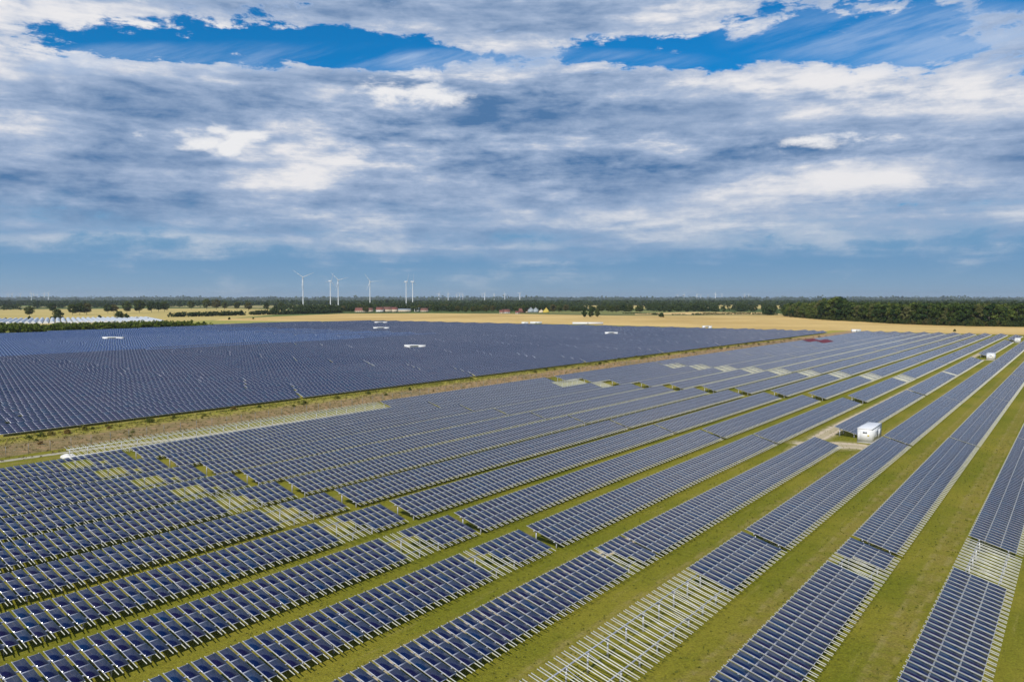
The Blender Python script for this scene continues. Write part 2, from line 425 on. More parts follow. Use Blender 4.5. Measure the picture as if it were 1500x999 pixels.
ORD = ['zeroth', 'first', 'second', 'third', 'fourth', 'fifth', 'sixth', 'seventh', 'eighth', 'ninth', 'tenth', 'eleventh', 'twelfth', 'thirteenth', 'fourteenth', 'fifteenth', 'sixteenth']
ntab = 0
def near_table(k, idx, u0, u1, missu=None, bare=False, extra=''):
    """missu(u, r) -> True where a module is missing"""
    global ntab
    v = vrow(k); L = u1 - u0; ncol = int(L / CP + 0.65)
    root = empty('solar_table', W(u0, v), -A)
    what = 'blue solar table'
    if bare: what = 'bare solar table frame'
    elif extra: what = extra
    root.rotation_euler = (R(rnd.uniform(-.03, .03)), R(rnd.uniform(-.55, .55)), -A)
    tag(root, f'{what}, {ORD[idx]} from the camera in the {ORD[k+1]} row from the right', 'solar table', 'solar tables of the open grass array')
    miss = (lambda c, r: missu(u0 + (c + 0.5) * CP, r)) if missu else None
    if bare: miss = lambda c, r: True
    # how near is it
    dmin = min(math.hypot(*(W(uu, v).xy)) for uu in np.linspace(max(u0, 20), u1, 9))
    detail = dmin < 118 and u1 > 30
    if not detail:
        if miss is None:
            if ncol not in cache:
                cache[ncol] = (module_array(ncol).mesh('module_array', M_MOD), frame_b(L, ncol).mesh('rail_set', M_RAIL), support_b(ncol * CP).mesh('support_frame', M_GALV))
            a, f, s = cache[ncol]
            link('module_array', a, parent=root)
        else:
            full = [c for c in range(ncol) if any(not miss(c, r) for r in range(3))]; runs = []
            for c in full:
                if runs and c == runs[-1][-1] + 1: runs[-1].append(c)
                else: runs.append([c])
            for ru in runs:
                b = module_array(ncol, lambda c, r, ru=ru: miss(c, r) or not (ru[0] <= c <= ru[-1]))
                link('module_array', b.mesh('module_array', M_MOD), parent=root)
            f, s = frame_b(L, ncol).mesh('rail_set', M_RAIL), support_b(ncol * CP).mesh('support_frame', M_GALV)
        link('rail_set', f, parent=root); link('support_frame', s, parent=root)
        return root
    # visible members first: sort by distance to the camera but only in front of it
    def vis(y, x=2.3):
        p = W(u0 + y, v + x)
        px = 750 + F * p.x / max(p.y, 1); py = 438 + 30 * F / max(p.y, 1)
        return p.y > 5 and -60 < px < 1560 and py < 1060
    mods = [(c, r) for c in range(ncol) for r in range(3) if not (miss and miss(c, r))]
    key = lambda cr: (0 if vis((cr[0] + .5) * CP) else 1, W(u0 + cr[0] * CP, v + cr[1]).length)
    mods.sort(key=key)
    for c, r in mods[:100]:
        x0 = mod_x(r)[0]
        link('solar_module', ME_MOD, parent=root, loc=(x0, c * CP + CP / 2, zf(x0)))
    if len(mods) > 100:
        b = MB()
        for c, r in mods[100:]:
            x0, x1 = mod_x(r); y = c * CP + CP / 2; b.slab(x0, x1, y - MW / 2, y + MW / 2, zf, 0.04)
        link('solar_modules', b.mesh('solar_modules', M_MOD), parent=root)['kind'] = 'stuff'
    rl = sorted(rails_of(ncol), key=lambda y: (0 if vis(y) else 1, W(u0 + y, v).length))
    for y in rl[:100]: link('rail', ME_RAIL, parent=root, loc=(0, y, ZH))
    if len(rl) > 100:
        b = MB()
        for y in rl[100:]: b.slab(-0.16, WD + 0.66, y - 0.028, y + 0.028, lambda x: zf(x) - 0.045, 0.07)
        link('rails', b.mesh('rails', M_RAIL), parent=root)['kind'] = 'stuff'
    for x in BX: link('beam', beam_b(x, ncol * CP).mesh('beam', M_GALV), parent=root)
    y = 0.6
    while y < ncol * CP:
        for i in (0, 1): link('post', ME_POST[i], parent=root, loc=(0, y, 0))
        link('brace', ME_BRACE, parent=root, loc=(0, y, 0))
        y += PP
    return root
def gap(a, b, step=0.0):
    return lambda u, r: a <= u <= b + step * r
def gaps(*g):
    return lambda u, r: any(a <= u <= b + s * r for a, b, s in g)
ROWS = {
    0: [(24, 106.1, gaps((93.8, 120, 0))), (106.9, 188.4, None), (189.4, 271, None), (272, 354, gaps((326, 334, 0))), (355, 437, None), (438, 520, None), (521, 603, None), (604, 686, None), (687, 757, None)],
    1: [(16, 98.2, gaps((87.4, 91.4, 0.5))), (99, 181, None), (182, 264.6, None), (265.8, 348, None), (349, 431, None), (432, 514, None), (515, 597, None), (598, 680, None), (681, 760, None)],
    2: [(11, 93, gaps((0, 76.8, 0))), (94, 174.8, None), (175.8, 257.4, None), (258.4, 340, None), (341, 423, None), (424, 506, None), (507, 589, None), (590, 672, None), (673, 758, None)],
    3: [(1, 82.3, gaps((76.0, 77.6, 1.2))), (83.3, 165.8, None), (182, 268.8, None), (270.6, 352, gaps((343, 348, 0))), (353, 441, None), (470, 552, None), (553, 638, None), (658, 740, None)],
}
for k in range(4, 14):
    sh = {4: 1.0, 5: 0.5}.get(k, 0)
    e = 77.4 + sh
    m1 = gaps((65.2 if k > 4 else 67, 69.4 + (0.6 if k > 8 else 0), 1.155))
    if k in (9, 10, 11, 12): m1 = (lambda u, r: (64.9 <= u <= 70.2 and r > 0) or (71 <= u <= 72.6 and r == 2))
    far = gaps((311.5 - (12 - k) * 0.5, 315.2, 0), (316.5, 320.3, 0), (321.5, 324.5, 0))
    segs = [(-5, e, m1), (e + 1.3, 161.4, None), (162.4, 237.4, None), (243.2, 325, far if k >= 4 else None)]
    for q in (326, 409, 492, 575): segs.append((q, q + 82, None))
    segs.append((658, 757 - (2 if k > 9 else 0), None))
    if k == 12:
        segs[2] = (162.4, 240, gaps((224, 245, 0)))
    if k == 11:
        segs[2] = (162.4, 237.4, gaps((231, 245, 0)))
    if k == 13:
        segs = [(72, 153.6, 'bare'), (155, 237, None), (243.2, 325, None)] + segs[4:]
    ROWS[k] = segs
for k, segs in ROWS.items():
    for i, (a, b, m) in enumerate(segs):
        if m == 'bare': near_table(k, i + 1, a, b, bare=True)
        else: near_table(k, i + 1, a, b, m, extra='half bare solar table' if (k == 2 and i == 0) else ('solar table with missing panels' if m else ''))
        ntab += 1

# ------------------------------------------------------------------ further array: four landscape modules deep, packed close
ROT2 = -A - 0.0115
O2 = W(75, -190.3)
D2 = np.array([-math.sin(ROT2), math.cos(ROT2)]); N2 = np.array([math.cos(ROT2), math.sin(ROT2)])
LW, LZH, LZL = 3.95, 2.32, 0.72
PITCH2, CP2 = 9.35, 1.62
lsl = (LZL - LZH) / LW
lzf = lambda x: LZH + lsl * x
def left_table(ncol):
    b = MB(); h = LW / 4
    for c in range(ncol):
        for r in range(4):
            b.slab(r * h + 0.015, (r + 1) * h - 0.015, c * CP2 + 0.022, (c + 1) * CP2 - 0.022, lzf, 0.04)
    s = MB(); L = ncol * CP2
    s.slab(0.02, LW - 0.02, 0, L, lambda x: lzf(x) - 0.055, 0.05)
    s2 = MB(); y = 1.0
    while y < L:
        s2.box(1.0, 1.1, y - 0.05, y + 0.05, -0.2, lzf(1.1) - 0.11); s2.box(3.1, 3.2, y - 0.05, y + 0.05, -0.2, lzf(3.2) - 0.11); y += 3.24
    return b, s, s2
NC2 = 50; TL2 = NC2 * CP2
lb, ls, ls2 = left_table(NC2)
M_PURL = plain('pale_purlins', (0.50, 0.51, 0.55), 0.5)
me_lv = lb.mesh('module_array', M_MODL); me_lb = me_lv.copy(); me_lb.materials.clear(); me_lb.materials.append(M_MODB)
me_ls = ls.mesh('mounting_sheet', M_PURL); me_lp = ls2.mesh('support_posts', M_GALV)
u_a, v_a = UV(0, 523, 1.6); u_b, v_b = UV(520, 496, 1.6)
spots = []
def vb(u): return float(np.interp(u, [200, 284, 504, 724], [-690, -714, -779, -796]))
for j in range(0, 68):
    for t in range(-8, 12):
        s0 = t * (TL2 + 1.0) + (j * 37 % 11) * 1.62
        c = O2.xy + Vector(D2) * (s0 + TL2 / 2) + Vector(N2) * (-LW - PITCH2 * j)
        q = np.array([c.x, c.y]); u, v = float(q @ D), float(q @ N)
        umax = float(np.interp(v, [-796, -480, -186], [724, 807, 748]))
        if u + TL2 / 2 > umax + 12 or (v < vb(u)) or c.y < 20: continue
        o = O2.xy + Vector(D2) * s0 + Vector(N2) * (-LW - PITCH2 * j)
        e = o + Vector(D2) * TL2
        pxs = [750 + F * p.x / p.y if p.y > 10 else -9999 for p in (o, e)]
        if max(pxs) < -20: continue
        blue = (v < np.interp(u, [u_a, u_b], [v_a, v_b]) + (7 * math.sin(j * 3 + t))) and u < u_b + 60
        spots.append((c.length, o, blue, j))
spots.sort(key=lambda s: s[0])
lim = 300 - ntab
LAB = 'violet blue solar table packed among the close rows of the array beyond the grass strip'
LABB = 'brighter blue solar table packed among far left rows of the array beyond the grass strip'
rest = {False: MB(), True: MB()}; restf = MB()
cr, sr = math.cos(ROT2), math.sin(ROT2)
def mv(a, o):
    return np.stack([a[..., 0] * cr - a[..., 1] * sr + o.x, a[..., 0] * sr + a[..., 1] * cr + o.y, a[..., 2]], -1)
for i, (dd, o, blue, j) in enumerate(spots):
    if i < lim:
        root = empty('solar_table', (o.x, o.y, 0), ROT2)
        tag(root, LABB if blue else LAB, 'solar table', 'blue rows of the packed solar array' if blue else 'violet rows of the packed solar array')
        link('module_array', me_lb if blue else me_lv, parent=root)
        link('mounting_sheet', me_ls, parent=root); link('support_posts', me_lp, parent=root)
    else:
        for src, dst in ((lb, rest[blue]), (ls, restf)):
            V = mv(np.concatenate(src.v), o); Fc = np.concatenate(src.f); 
            dst.v.append(V); dst.f.append(Fc + dst.n); dst.u.append(np.concatenate(src.u)); dst.n += len(V)
holder = None
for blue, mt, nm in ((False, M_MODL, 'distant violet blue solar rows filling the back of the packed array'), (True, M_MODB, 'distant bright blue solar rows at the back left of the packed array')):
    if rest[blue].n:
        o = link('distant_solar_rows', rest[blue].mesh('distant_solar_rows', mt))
        tag(o, nm, 'solar rows', kind='stuff')
        if holder is None: holder = o
fo = link('mounting_sheets', restf.mesh('mounting_sheets', M_PURL), parent=holder); fo['kind'] = 'stuff'
print('TABLES', ntab, len(spots))

# ------------------------------------------------------------------ cabins
M_WHITE = plain('white_render', (0.68, 0.68, 0.67), 0.55, 0, 0.04, 1.2)
M_ROOFW = plain('white_roof', (0.72, 0.72, 0.72), 0.5, 0, 0.05, 0.8)
M_LOUV = plain('grey_louvre', (0.30, 0.31, 0.33), 0.5, 0.2)
M_DOOR = plain('white_door', (0.68, 0.69, 0.70), 0.5)
M_YE0 = plain('sign_yellow', (0.65, 0.5, 0.03), 0.5)
M_CONC = plain('concrete', (0.42, 0.40, 0.36), 0.9)
def cabin(name, u, v, lu, lv, h, label, louvre=True):
    root = empty(name, W(u, v), -A); tag(root, label, 'cabin')
    b = MB(); b.box(-lv - 0.06, 0.06, -0.06, lu + 0.06, -0.05, 0.16); link('base', b.mesh('base', M_CONC), parent=root)
    b = MB(); b.box(-lv, 0, 0, lu, 0.163, h); link('wall', b.mesh('wall', M_WHITE), parent=root)
    b = MB(); x0, x1, y0, y1 = -lv - 0.05, 0.05, -0.05, lu + 0.05
    b.box(x0, x1, y0, y1, h + 0.003, h + 0.13)
    b.hexa([(x0 + .1, y0 + .1, h + .133), (x1 - .1, y0 + .1, h + .133), (x1 - .1, y1 - .1, h + .133), (x0 + .1, y1 - .1, h + .133),
            (x0 + .16, y0 + .16, h + .17), (x1 - .16, y0 + .16, h + .17), (x1 - .16, y1 - .16, h + .17), (x0 + .16, y1 - .16, h + .17)])
    link('roof', b.mesh('roof', M_ROOFW), parent=root)
    if louvre:
        f = MB(); f.box(0.002, 0.06, 0.32 * lu, 0.62 * lu, 0.9, 2.05); lo = link('louvre', f.mesh('louvre', M_LOUV), parent=root)
        s = MB()
        for i in range(9): s.box(0.062, 0.09, 0.33 * lu, 0.61 * lu, 0.95 + i * .12, 1.0 + i * .12)
        link('slats', s.mesh('slats', M_WHITE), parent=lo)
        s = MB(); s.box(0.002, 0.05, 0.68 * lu, 0.93 * lu, 0.2, 2.1); dr = link('door', s.mesh('door', M_DOOR), parent=root)
        s = MB(); s.box(0.052, 0.1, 0.71 * lu, 0.73 * lu, 1.0, 1.15); link('handle', s.mesh('handle', M_LOUV), parent=dr)
        s = MB(); s.box(-lv * 0.93, -lv * 0.86, -0.05, -0.002, 0.3, 2.2); link('downpipe', s.mesh('downpipe', M_DOOR), parent=root)
        for i in (1, 2, 3):
            s = MB(); yy_ = lu * i / 4; s.box(0.002, 0.02, yy_ - .03, yy_ + .03, 0.17, h - .02); link('joint_strip', s.mesh('joint_strip', M_DOOR), parent=root)
        s = MB(); s.box(-lv * .62, -lv * .32, -0.04, -0.002, 2.0, 2.4); link('vent', s.mesh('vent', M_LOUV), parent=root)
        s = MB(); s.box(-lv * .30, -lv * .18, -0.03, -0.002, 1.45, 1.75); link('warning_sign', s.mesh('warning_sign', M_YE0), parent=root)
    return root
cabin('transformer_cabin', 177.3, -35.2, 9.8, 2.8, 2.9, 'white transformer cabin with grey louvre beside the sandy track, largest of the cabins')
cabin('transformer_cabin', 455.5, -35.4, 7.5, 3.4, 3.0, 'white transformer cabin further along the sandy track, middle in size')
cabin('transformer_cabin', 645, -35.4, 7.5, 3.2, 3.0, 'small looking white transformer cabin at the far end of the sandy track')
# long stations inside the packed array: two boxes under one long roof slab
STN = [((166, 497), 14.5, 'white flat station at the left of the packed array, among bright blue rows', 0),
       ((608, 509.5), 12.5, 'white flat station in the middle of the packed array, nearest of these stations', 0),
       ((558.5, 481.8), 15, 'white flat station in the packed array just in front of another near the wheat', 0),
       ((558, 473.5), 15, 'white flat station at the wheat edge, behind another white station', 0),
       ((895.5, 489.5), 10.5, 'white flat station in the packed array left of the last one toward the wood', 0),
       ((1035.5, 479.8), 9.5, 'white flat station in the packed array nearest to the wood', 0)]
for (p, ln, lab, _) in STN:
    g = G(p[0], p[1], 1.4)
    root = empty('inverter_station', (g.x, g.y, 0), 0.06 if p[0] > 500 else 0.03)
    tag(root, lab, 'inverter station', 'white flat stations in the packed array')
    b = MB(); b.box(-ln / 2, ln / 2, -1.4, 1.4, 2.75, 3.15); link('roof', b.mesh('roof', M_ROOFW), parent=root)
    b = MB(); b.box(-ln / 2 + .15, -ln / 2 + .15 + ln * .27, -1.35, 1.35, 0, 2.747); link('cabin_box', b.mesh('cabin_box', M_WHITE), parent=root)
    b = MB(); b.box(ln / 2 - .15 - ln * .32, ln / 2 - .15, -1.35, 1.35, 0, 2.747); link('cabin_box', b.mesh('cabin_box', M_WHITE), parent=root)
    b = MB(); b.box(-ln * .2, ln * .16, -0.9, -0.8, 2.0, 2.745); link('screen_panel', b.mesh('screen_panel', M_DOOR), parent=root)
# low white things at the far edge of the packed array
for p, ln, lab in (((769, 473.2), 8, 'small white box at the far edge of the packed array, left of two pale strips'),
                   ((785, 472.8), 14, 'long pale strip shelter at the wheat edge, between a small box and a longer strip'),
                   ((861, 473.5), 36, 'longest pale strip shelter at the wheat edge behind the packed array'),
                   ((1254, 484.5), 8, 'white container at the far end of the grass strip before the wheat')):
    g = G(p[0], p[1], 1.5); root = empty('storage_container', (g.x, g.y, 0), 0.03)
    tag(root, lab, 'container')
    b = MB(); b.box(-ln / 2, ln / 2, -1.2, 1.2, 0.1, 2.6); link('wall', b.mesh('wall', M_WHITE), parent=root)
    b = MB(); b.box(-ln / 2 - .1, ln / 2 + .1, -1.3, 1.3, 2.603, 2.8); link('roof', b.mesh('roof', M_ROOFW), parent=root)
    b = MB(); b.box(-0.6, 0.6, -1.24, -1.203, 0.2, 2.2); link('door', b.mesh('door', M_LOUV), parent=root)

# red covered table end
def cloth(u0, u1, k):
    nx, ny = 10, 40; vs = []; 
    for j in range(ny + 1):
        for i in range(nx + 1):
            x = -0.2 + (WD + 0.5) * i / nx; y = (u1 - u0) * j / ny
            vs.append((x, y, zf(x) + 0.05 + 0.05 * math.sin(i * 1.7 + j * .9) + 0.04 * rnd.random()))
    top = len(vs); vs += [(x, y, z - 0.04) for x, y, z in vs]
    fs = []
    q = lambda i, j: j * (nx + 1) + i
    for j in range(ny):
        for i in range(nx):
            fs.append([q(i, j), q(i + 1, j), q(i + 1, j + 1), q(i, j + 1)]); fs.append([top + q(i, j), top + q(i, j + 1), top + q(i + 1, j + 1), top + q(i + 1, j)])
    for j in range(ny):
        for i in (0, nx): fs.append([q(i, j), q(i, j + 1), top + q(i, j + 1), top + q(i, j)])
    return np_mesh('cover_sheet', vs, fs, None, M_RED)
M_RED = plain('dark_red_sheet', (0.14, 0.012, 0.02), 0.7, 0, 0.3, 0.5)
for k, (a, b), lab in ((13, (556, 582), 'dark red sheet covering a table right beside the dry grass strip'), (12, (548, 574), 'dark red sheet covering a table, the one further from the dry grass strip')):
    o = link('cover_sheet', cloth(a, b, k), loc=W(a, vrow(k)), rotz=-A); tag(o, lab, 'cover sheet', 'dark red sheets over the far tables')

# white heap beside the gravel path
def lump(name, r, hz, mat, seed=0, n=14):
    vs = []; fs = []; q = random.Random(seed)
    for j in range(n // 2 + 1):
        ph = math.pi / 2 * j / (n // 2)
        for i in range(n):
            t = 2 * math.pi * i / n; k = 1 + 0.22 * math.sin(2 * t + seed) + 0.1 * q.random()
            vs.append((r * math.cos(t) * math.cos(ph) * k, r * 0.62 * math.sin(t) * math.cos(ph) * k, hz * math.sin(ph) * (1 + .15 * math.sin(3 * t)) * (1 if j < n // 2 else .9)))
    for j in range(n // 2):
        for i in range(n):
            a = j * n + i; b = j * n + (i + 1) % n; fs.append([a, b, b + n, a + n])
    return np_mesh(name, vs, fs, None, mat, True)
M_HEAP = plain('white_gravel', (0.62, 0.60, 0.56), 0.9, 0, 0.15, 3)
u, v = UV(101, 670.5); g = W(u, v)
tag(link('gravel_heap', lump('gravel_heap', 1.8, 0.7, M_HEAP, 3), loc=g, rotz=-0.2), 'white heap of gravel on the grass beside the pale path', 'gravel heap')

# ------------------------------------------------------------------ fence along the grass strip
root = empty('wire_fence', W(30, -165.3), -A); tag(root, 'thin wire fence with slim grey posts along the grass strip', 'fence')
M_POST = plain('fence_post', (0.22, 0.22, 0.20), 0.5, 0.3)
b = MB(); b.box(-0.035, 0.035, -0.035, 0.035, -0.2, 2.15); me_fp = b.mesh('post', M_POST)
y = 0; n_ = 0; restp = MB()
while y < 700:
    if n_ < 100: link('post', me_fp, parent=root, loc=(0, y, 0))
    else: restp.box(-0.035, 0.035, y - 0.035, y + 0.035, -0.2, 2.15)
    y += 4.0; n_ += 1
link('posts', restp.mesh('posts', M_POST), parent=root)['kind'] = 'stuff'
b = MB()
for z in (0.15, 0.6, 1.1, 1.6, 2.1): b.box(-0.006, 0.006, 0, 696, z - 0.006, z + 0.006)
link('wires', b.mesh('wires', M_POST), parent=root)

# ------------------------------------------------------------------ vegetation
def leaf_quads(centres, radii, per, size, r_, flat=0.8):
    """centres (n,3), radii (n,): per leaf faces round each"""
    n = len(centres)
    c = np.repeat(centres, per, 0); rr = np.repeat(radii, per)
    d = r_.normal(size=(n * per, 3)); d /= np.linalg.norm(d, axis=1)[:, None]
    p = c + d * (rr * r_.uniform(0.55, 1.0, n * per))[:, None] * np.array([1, 1, flat])
    nn = d + r_.normal(size=d.shape) * 0.5; nn /= np.linalg.norm(nn, axis=1)[:, None]
    t = np.cross(nn, r_.normal(size=d.shape)); t /= np.linalg.norm(t, axis=1)[:, None]
    bt = np.cross(nn, t); s = (size * r_.uniform(0.6, 1.3, n * per))[:, None]
    q = np.stack([p - t * s - bt * s * .6, p + t * s - bt * s * .6, p + t * s * .7 + bt * s * .8, p - t * s * .7 + bt * s * .7], 1)
    return q.reshape(-1, 3)
def quads_mesh(name, q, mat):
    return np_mesh(name, q, np.arange(len(q)).reshape(-1, 4), None, mat)
def crown_pts(h, w, base, nc, r_, shape='round'):
    pts = []; rad = []
    for i in range(nc):
        t = r_.uniform(0, 1); a = r_.uniform(0, 2 * math.pi)
        if shape == 'round': prof = math.sqrt(max(0.02, 1 - (2 * t - 0.9) ** 2 / 1.25))
        elif shape == 'tall': prof = 0.55 + 0.45 * math.sin(math.pi * min(1, t * 1.1))
        else: prof = math.sqrt(max(0.02, 1 - t ** 2))
        rr = w / 2 * prof * r_.uniform(0.35, 0.86)
        pts.append((rr * math.cos(a), rr * math.sin(a), base + (h - base) * (0.06 + 0.86 * t)))
        rad.append(w * r_.uniform(0.11, 0.19))
    return np.array(pts), np.array(rad)
def tree_parts(h, w, base, nc, per, size, seed, shape='round'):
    r_ = np.random.default_rng(seed); q = random.Random(seed)
    pts, rad = crown_pts(h, w, base, nc, r_, shape)
    crown = leaf_quads(pts, rad, per, size, r_)
    b = MB(); tw = max(0.12, h * 0.022)
    z0 = -0.2; p = Vector((0, 0, z0))
    top = h * 0.72
    for i in range(4):
        nx = Vector((q.uniform(-.02, .02) * h, q.uniform(-.02, .02) * h, z0 + (top - z0) * (i + 1) / 4))
        b.tube(p, nx, tw * (1 - i * .22), tw * (1 - (i + 1) * .22), 7); p = nx
    for i in range(7):
        c = pts[q.randrange(len(pts))]; s = Vector((0, 0, base * .8 + q.uniform(0, .35) * (h - base)))
        b.tube(s, Vector(c), tw * .4, tw * .1, 5)
    return crown, b
TREES = {}
def tree_kind(key, n, h, w, base, nc, per, size, shape, mat):
    TREES[key] = []
    for i in range(n):
        c, b = tree_parts(h, w, base, nc, per, size, hash(key) % 1000 if False else sum(map(ord, key)) + i * 17, shape)
        TREES[key].append((quads_mesh('crown', c, mat), b.mesh('trunk', M_BARK)))
tree_kind('oak', 5, 16, 15, 3.2, 46, 44, 0.55, 'round', M_LEAF)
tree_kind('tall', 7, 24, 16.5, 1.0, 34, 84, 0.60, 'tall', M_WOOD)
tree_kind('bush', 4, 3.0, 4.4, 0.2, 22, 30, 0.20, 'dome', M_BUSH)
tree_kind('thicket', 4, 6.5, 8.0, 0.3, 34, 40, 0.36, 'dome', M_LEAF)
def plant(key, x, y, s, name, label, cat, group=None, sz=None, i=None):
    c, t = TREES[key][i if i is not None else rnd.randrange(len(TREES[key]))]
    r = empty(name, (x, y, 0), rnd.uniform(0, 6.28)); r.scale = (s, s, s * (sz or 1))
    tag(r, label, cat, group)
    link('crown', c, parent=r); link('trunk' if key in ('oak', 'tall') else 'stem', t, parent=r)
    return r
# --- single trees left of the picture: (px, base py, height px)
singles = [(43, 463.5, 15, 'oak', 'single dark tree with a bare trunk in the yellow field, leftmost one'),
           (77, 457.5, 14, 'oak', 'tree half hidden behind the big round dark bush in the yellow field'),
           (106, 461.5, 16, 'oak', 'first tree of the loose trio right of the big round bush'),
           (117, 461.3, 17, 'oak', 'middle tree of the loose trio right of the big round bush'),
           (127, 461, 17, 'oak', 'last tree of the loose trio right of the big round bush'),
           (158, 459, 14, 'oak', 'small tree at the left start of the long field tree row'),
           (167, 458.8, 13, 'oak', 'low wide tree second in the long field tree row'),
           (186, 458.5, 17, 'oak', 'broad dark tree third in the long field tree row'),
           (204, 458.3, 19, 'oak', 'largest tree of the long field tree row'),
           (222, 457.5, 15, 'oak', 'fifth tree of the long field tree row'),
           (232, 456.7, 14, 'oak', 'sixth tree of the long field tree row, slimmer'),
           (241, 456.5, 15, 'oak', 'last tree at the right end of the long field tree row'),
           (280, 453.5, 12, 'oak', 'thin tree left of a dark clump behind the hedge'),
           (303, 453.5, 15, 'oak', 'dark tree clump member left, behind the long hedge'),
           (317, 453.6, 15, 'oak', 'dark tree clump member right, behind the long hedge'),
           (329, 453.7, 11, 'oak', 'reddish brown tree right of the dark clump behind the hedge'),
           (347, 453.7, 12, 'oak', 'rounded tree between reddish tree and broad dark tree behind the hedge'),
           (364, 455.5, 13, 'oak', 'broad dark tree over the gap in the long hedge'),
           (390, 455, 11, 'oak', 'brownish tree right of the gap in the hedge'),
           (412, 455, 12, 'oak', 'tall thin brownish tree where the hedge meets the wheat')]
for px, py, hp, key, lab in singles:
    g = G(px, py); h = hp * g.y / F
    plant(key, g.x, g.y, h / 16, 'field_tree', lab, 'tree', 'single trees in the yellow fields')
for px, py, hp, lab in ((85, 467.5, 15, 'big round dark bush in front of the white polytunnels'), (175, 467.5, 12, 'rounded dark bush at the right end of the polytunnels'),
                        (185, 467.5, 8, 'small reddish bush leaning on the rounded dark bush'), (146, 467, 5.5, 'light green low bush behind the polytunnels'),
                        (43, 468.5, 5, 'low brown bush behind the polytunnels at the left'), (8, 468.8, 3.5, 'lowest flat bush at the far left behind the polytunnels'),
                        (201, 468.5, 4, 'small bush behind the right tip of the polytunnels'), (217, 468.5, 3.5, 'tiny bush at the right tip of the polytunnels'),
                        (299, 477.3, 6.5, 'small dark upright bush at the right end of the dense hedge'), (336, 468.2, 3.5, 'pale bush standing in the yellow meadow'),
                        (371, 467.6, 2.8, 'tiny dark bush in the yellow meadow at the wheat edge'), (1329.5 + 69, 485.6, 3.5, 'lone dark bush at the edge of the wheat behind the rows'),
                        (969, 464.6, 6.5, 'round green bush alone in the wheat field'), (62, 468.5, 3, 'flat greenish bush left of the big round bush')):
    g = G(px, py); h = hp * g.y / F
    plant('thicket', g.x, g.y, h / 6.5, 'bush', lab, 'bush')
for px, hp, lab in ((856, 13, 'left crown of the dark thicket island standing in the wheat'), (866, 14, 'middle crown of the dark thicket island standing in the wheat'), (875, 13.5, 'right crown of the dark thicket island standing in the wheat')):
    g = G(px, 464.6); h = hp * g.y / F; plant('tall', g.x, g.y, h / 24, 'thicket_tree', lab, 'tree', sz=0.95)
# --- hedges
def hedge(name, pts, h, w, label, step=4.0, mat=None, dens=10):
    r_ = np.random.default_rng(len(label)); C = []; Rr = []
    for (a, b) in zip(pts, pts[1:]):
        a = np.array(a); b = np.array(b); L = np.linalg.norm(b - a); n = max(1, int(L / step))
        for i in range(n):
            p = a + (b - a) * (i + r_.uniform(0, 1)) / n; hh = h * r_.uniform(0.65, 1.15)
            for q in range(dens):
                C.append((p[0] + r_.normal() * w * .35, p[1] + r_.normal() * w * .35, hh * r_.uniform(0.12, 0.85))); Rr.append(h * r_.uniform(.16, .3))
    o = link(name, quads_mesh(name, leaf_quads(np.array(C), np.array(Rr), 22, h * 0.085, r_), mat or M_LEAFD))
    tag(o, label, 'hedge'); return o
gp = lambda *p: [tuple(G(*q)[:2]) for q in p]
M_HEDGE = leaf_mat('hedge_leaves', (0.045, 0.080, 0.008), (0.150, 0.180, 0.018), orand=0.0)
hedge('hedge', gp((-40, 489), (60, 487), (150, 484.5), (240, 481.5), (288, 479.5)), 8.0, 15, 'wide dark green hedge bordering the packed solar array at the left', 3.0, M_HEDGE, 12)
hedge('hedge', gp((-40, 484), (60, 483), (150, 481), (240, 479)), 7.0, 13, 'second dark hedge row behind the wide one, in front of the polytunnels', 3.2, M_HEDGE, 12)
hedge('hedge', gp((250, 464.5), (300, 463.5), (357, 461.8)), 8.5, 9, 'long dark hedge between yellow fields, left of the gap', 4, None, 12)
hedge('hedge', gp((366, 461.4), (440, 460), (500, 458.4)), 9, 10, 'long dark hedge right of the gap running to the village', 4, None, 12)
hedge('hedge', gp((912, 459.3), (950, 460.3)), 2.8, 5, 'short low hedge left of the round bush in the wheat', 4)
hedge('hedge', gp((951, 460.9), (970, 461.2)), 4, 6, 'very short low hedge behind the round bush in the wheat', 4)
hedge('hedge', gp((983, 461.3), (1005, 461.2)), 2.5, 5, 'short low hedge piece right of the round bush', 4)
hedge('hedge', gp((1013, 461.2), (1090, 460.4), (1140, 461.2)), 4.2, 6, 'low broken hedge crossing the wheat toward the wood', 4)
# --- the wood on the right: individuals in front, the depth as one mass
edge = [(1150, 463.5), (1180, 466), (1210, 468.5), (1260, 471), (1310, 474), (1350, 475.5), (1420, 477.5), (1500, 478.5), (1570, 480)]
ex = [e[0] for e in edge]; ey = [e[1] for e in edge]
cnt = 0
for row, back in enumerate((0, 9, 20, 34)):
    px = 1150.0
    while px < 1560 and cnt < 190:
        g = G(px, float(np.interp(px, ex, ey))); dist = g.y + back + rnd.uniform(-3, 3)
        p = at_dist(px, dist); hgt = rnd.uniform(21, 26.5) * (0.5 if px < 1160 and row == 0 else 1)
        hgt += 8 * math.exp(-((px - 1222) / 20) ** 2)
        if px < 1205: hgt = min(hgt, 12 + (px - 1150) * .3 + row * 3)
        plant('tall', p.x, p.y, hgt / 24, 'wood_tree', 'broadleaf tree standing in the front rows of the dense wood beside the wheat', 'tree', 'trees of the dense wood beside the wheat')
        px += rnd.uniform(7.0, 10.5) * 950 / dist * (1.0 if row else 0.85); cnt += 1
for i in range(70):           # low skirt of bushes
    px = 1160 + i * 5.8; g = G(px, float(np.interp(px, ex, ey)) + 0.3)
    plant('thicket', g.x + rnd.uniform(-2, 2), g.y - rnd.uniform(0, 3), rnd.uniform(.7, 1.3), 'bush', 'leafy bush at the foot of the dense wood along the wheat edge', 'bush', 'bushes skirting the dense wood')
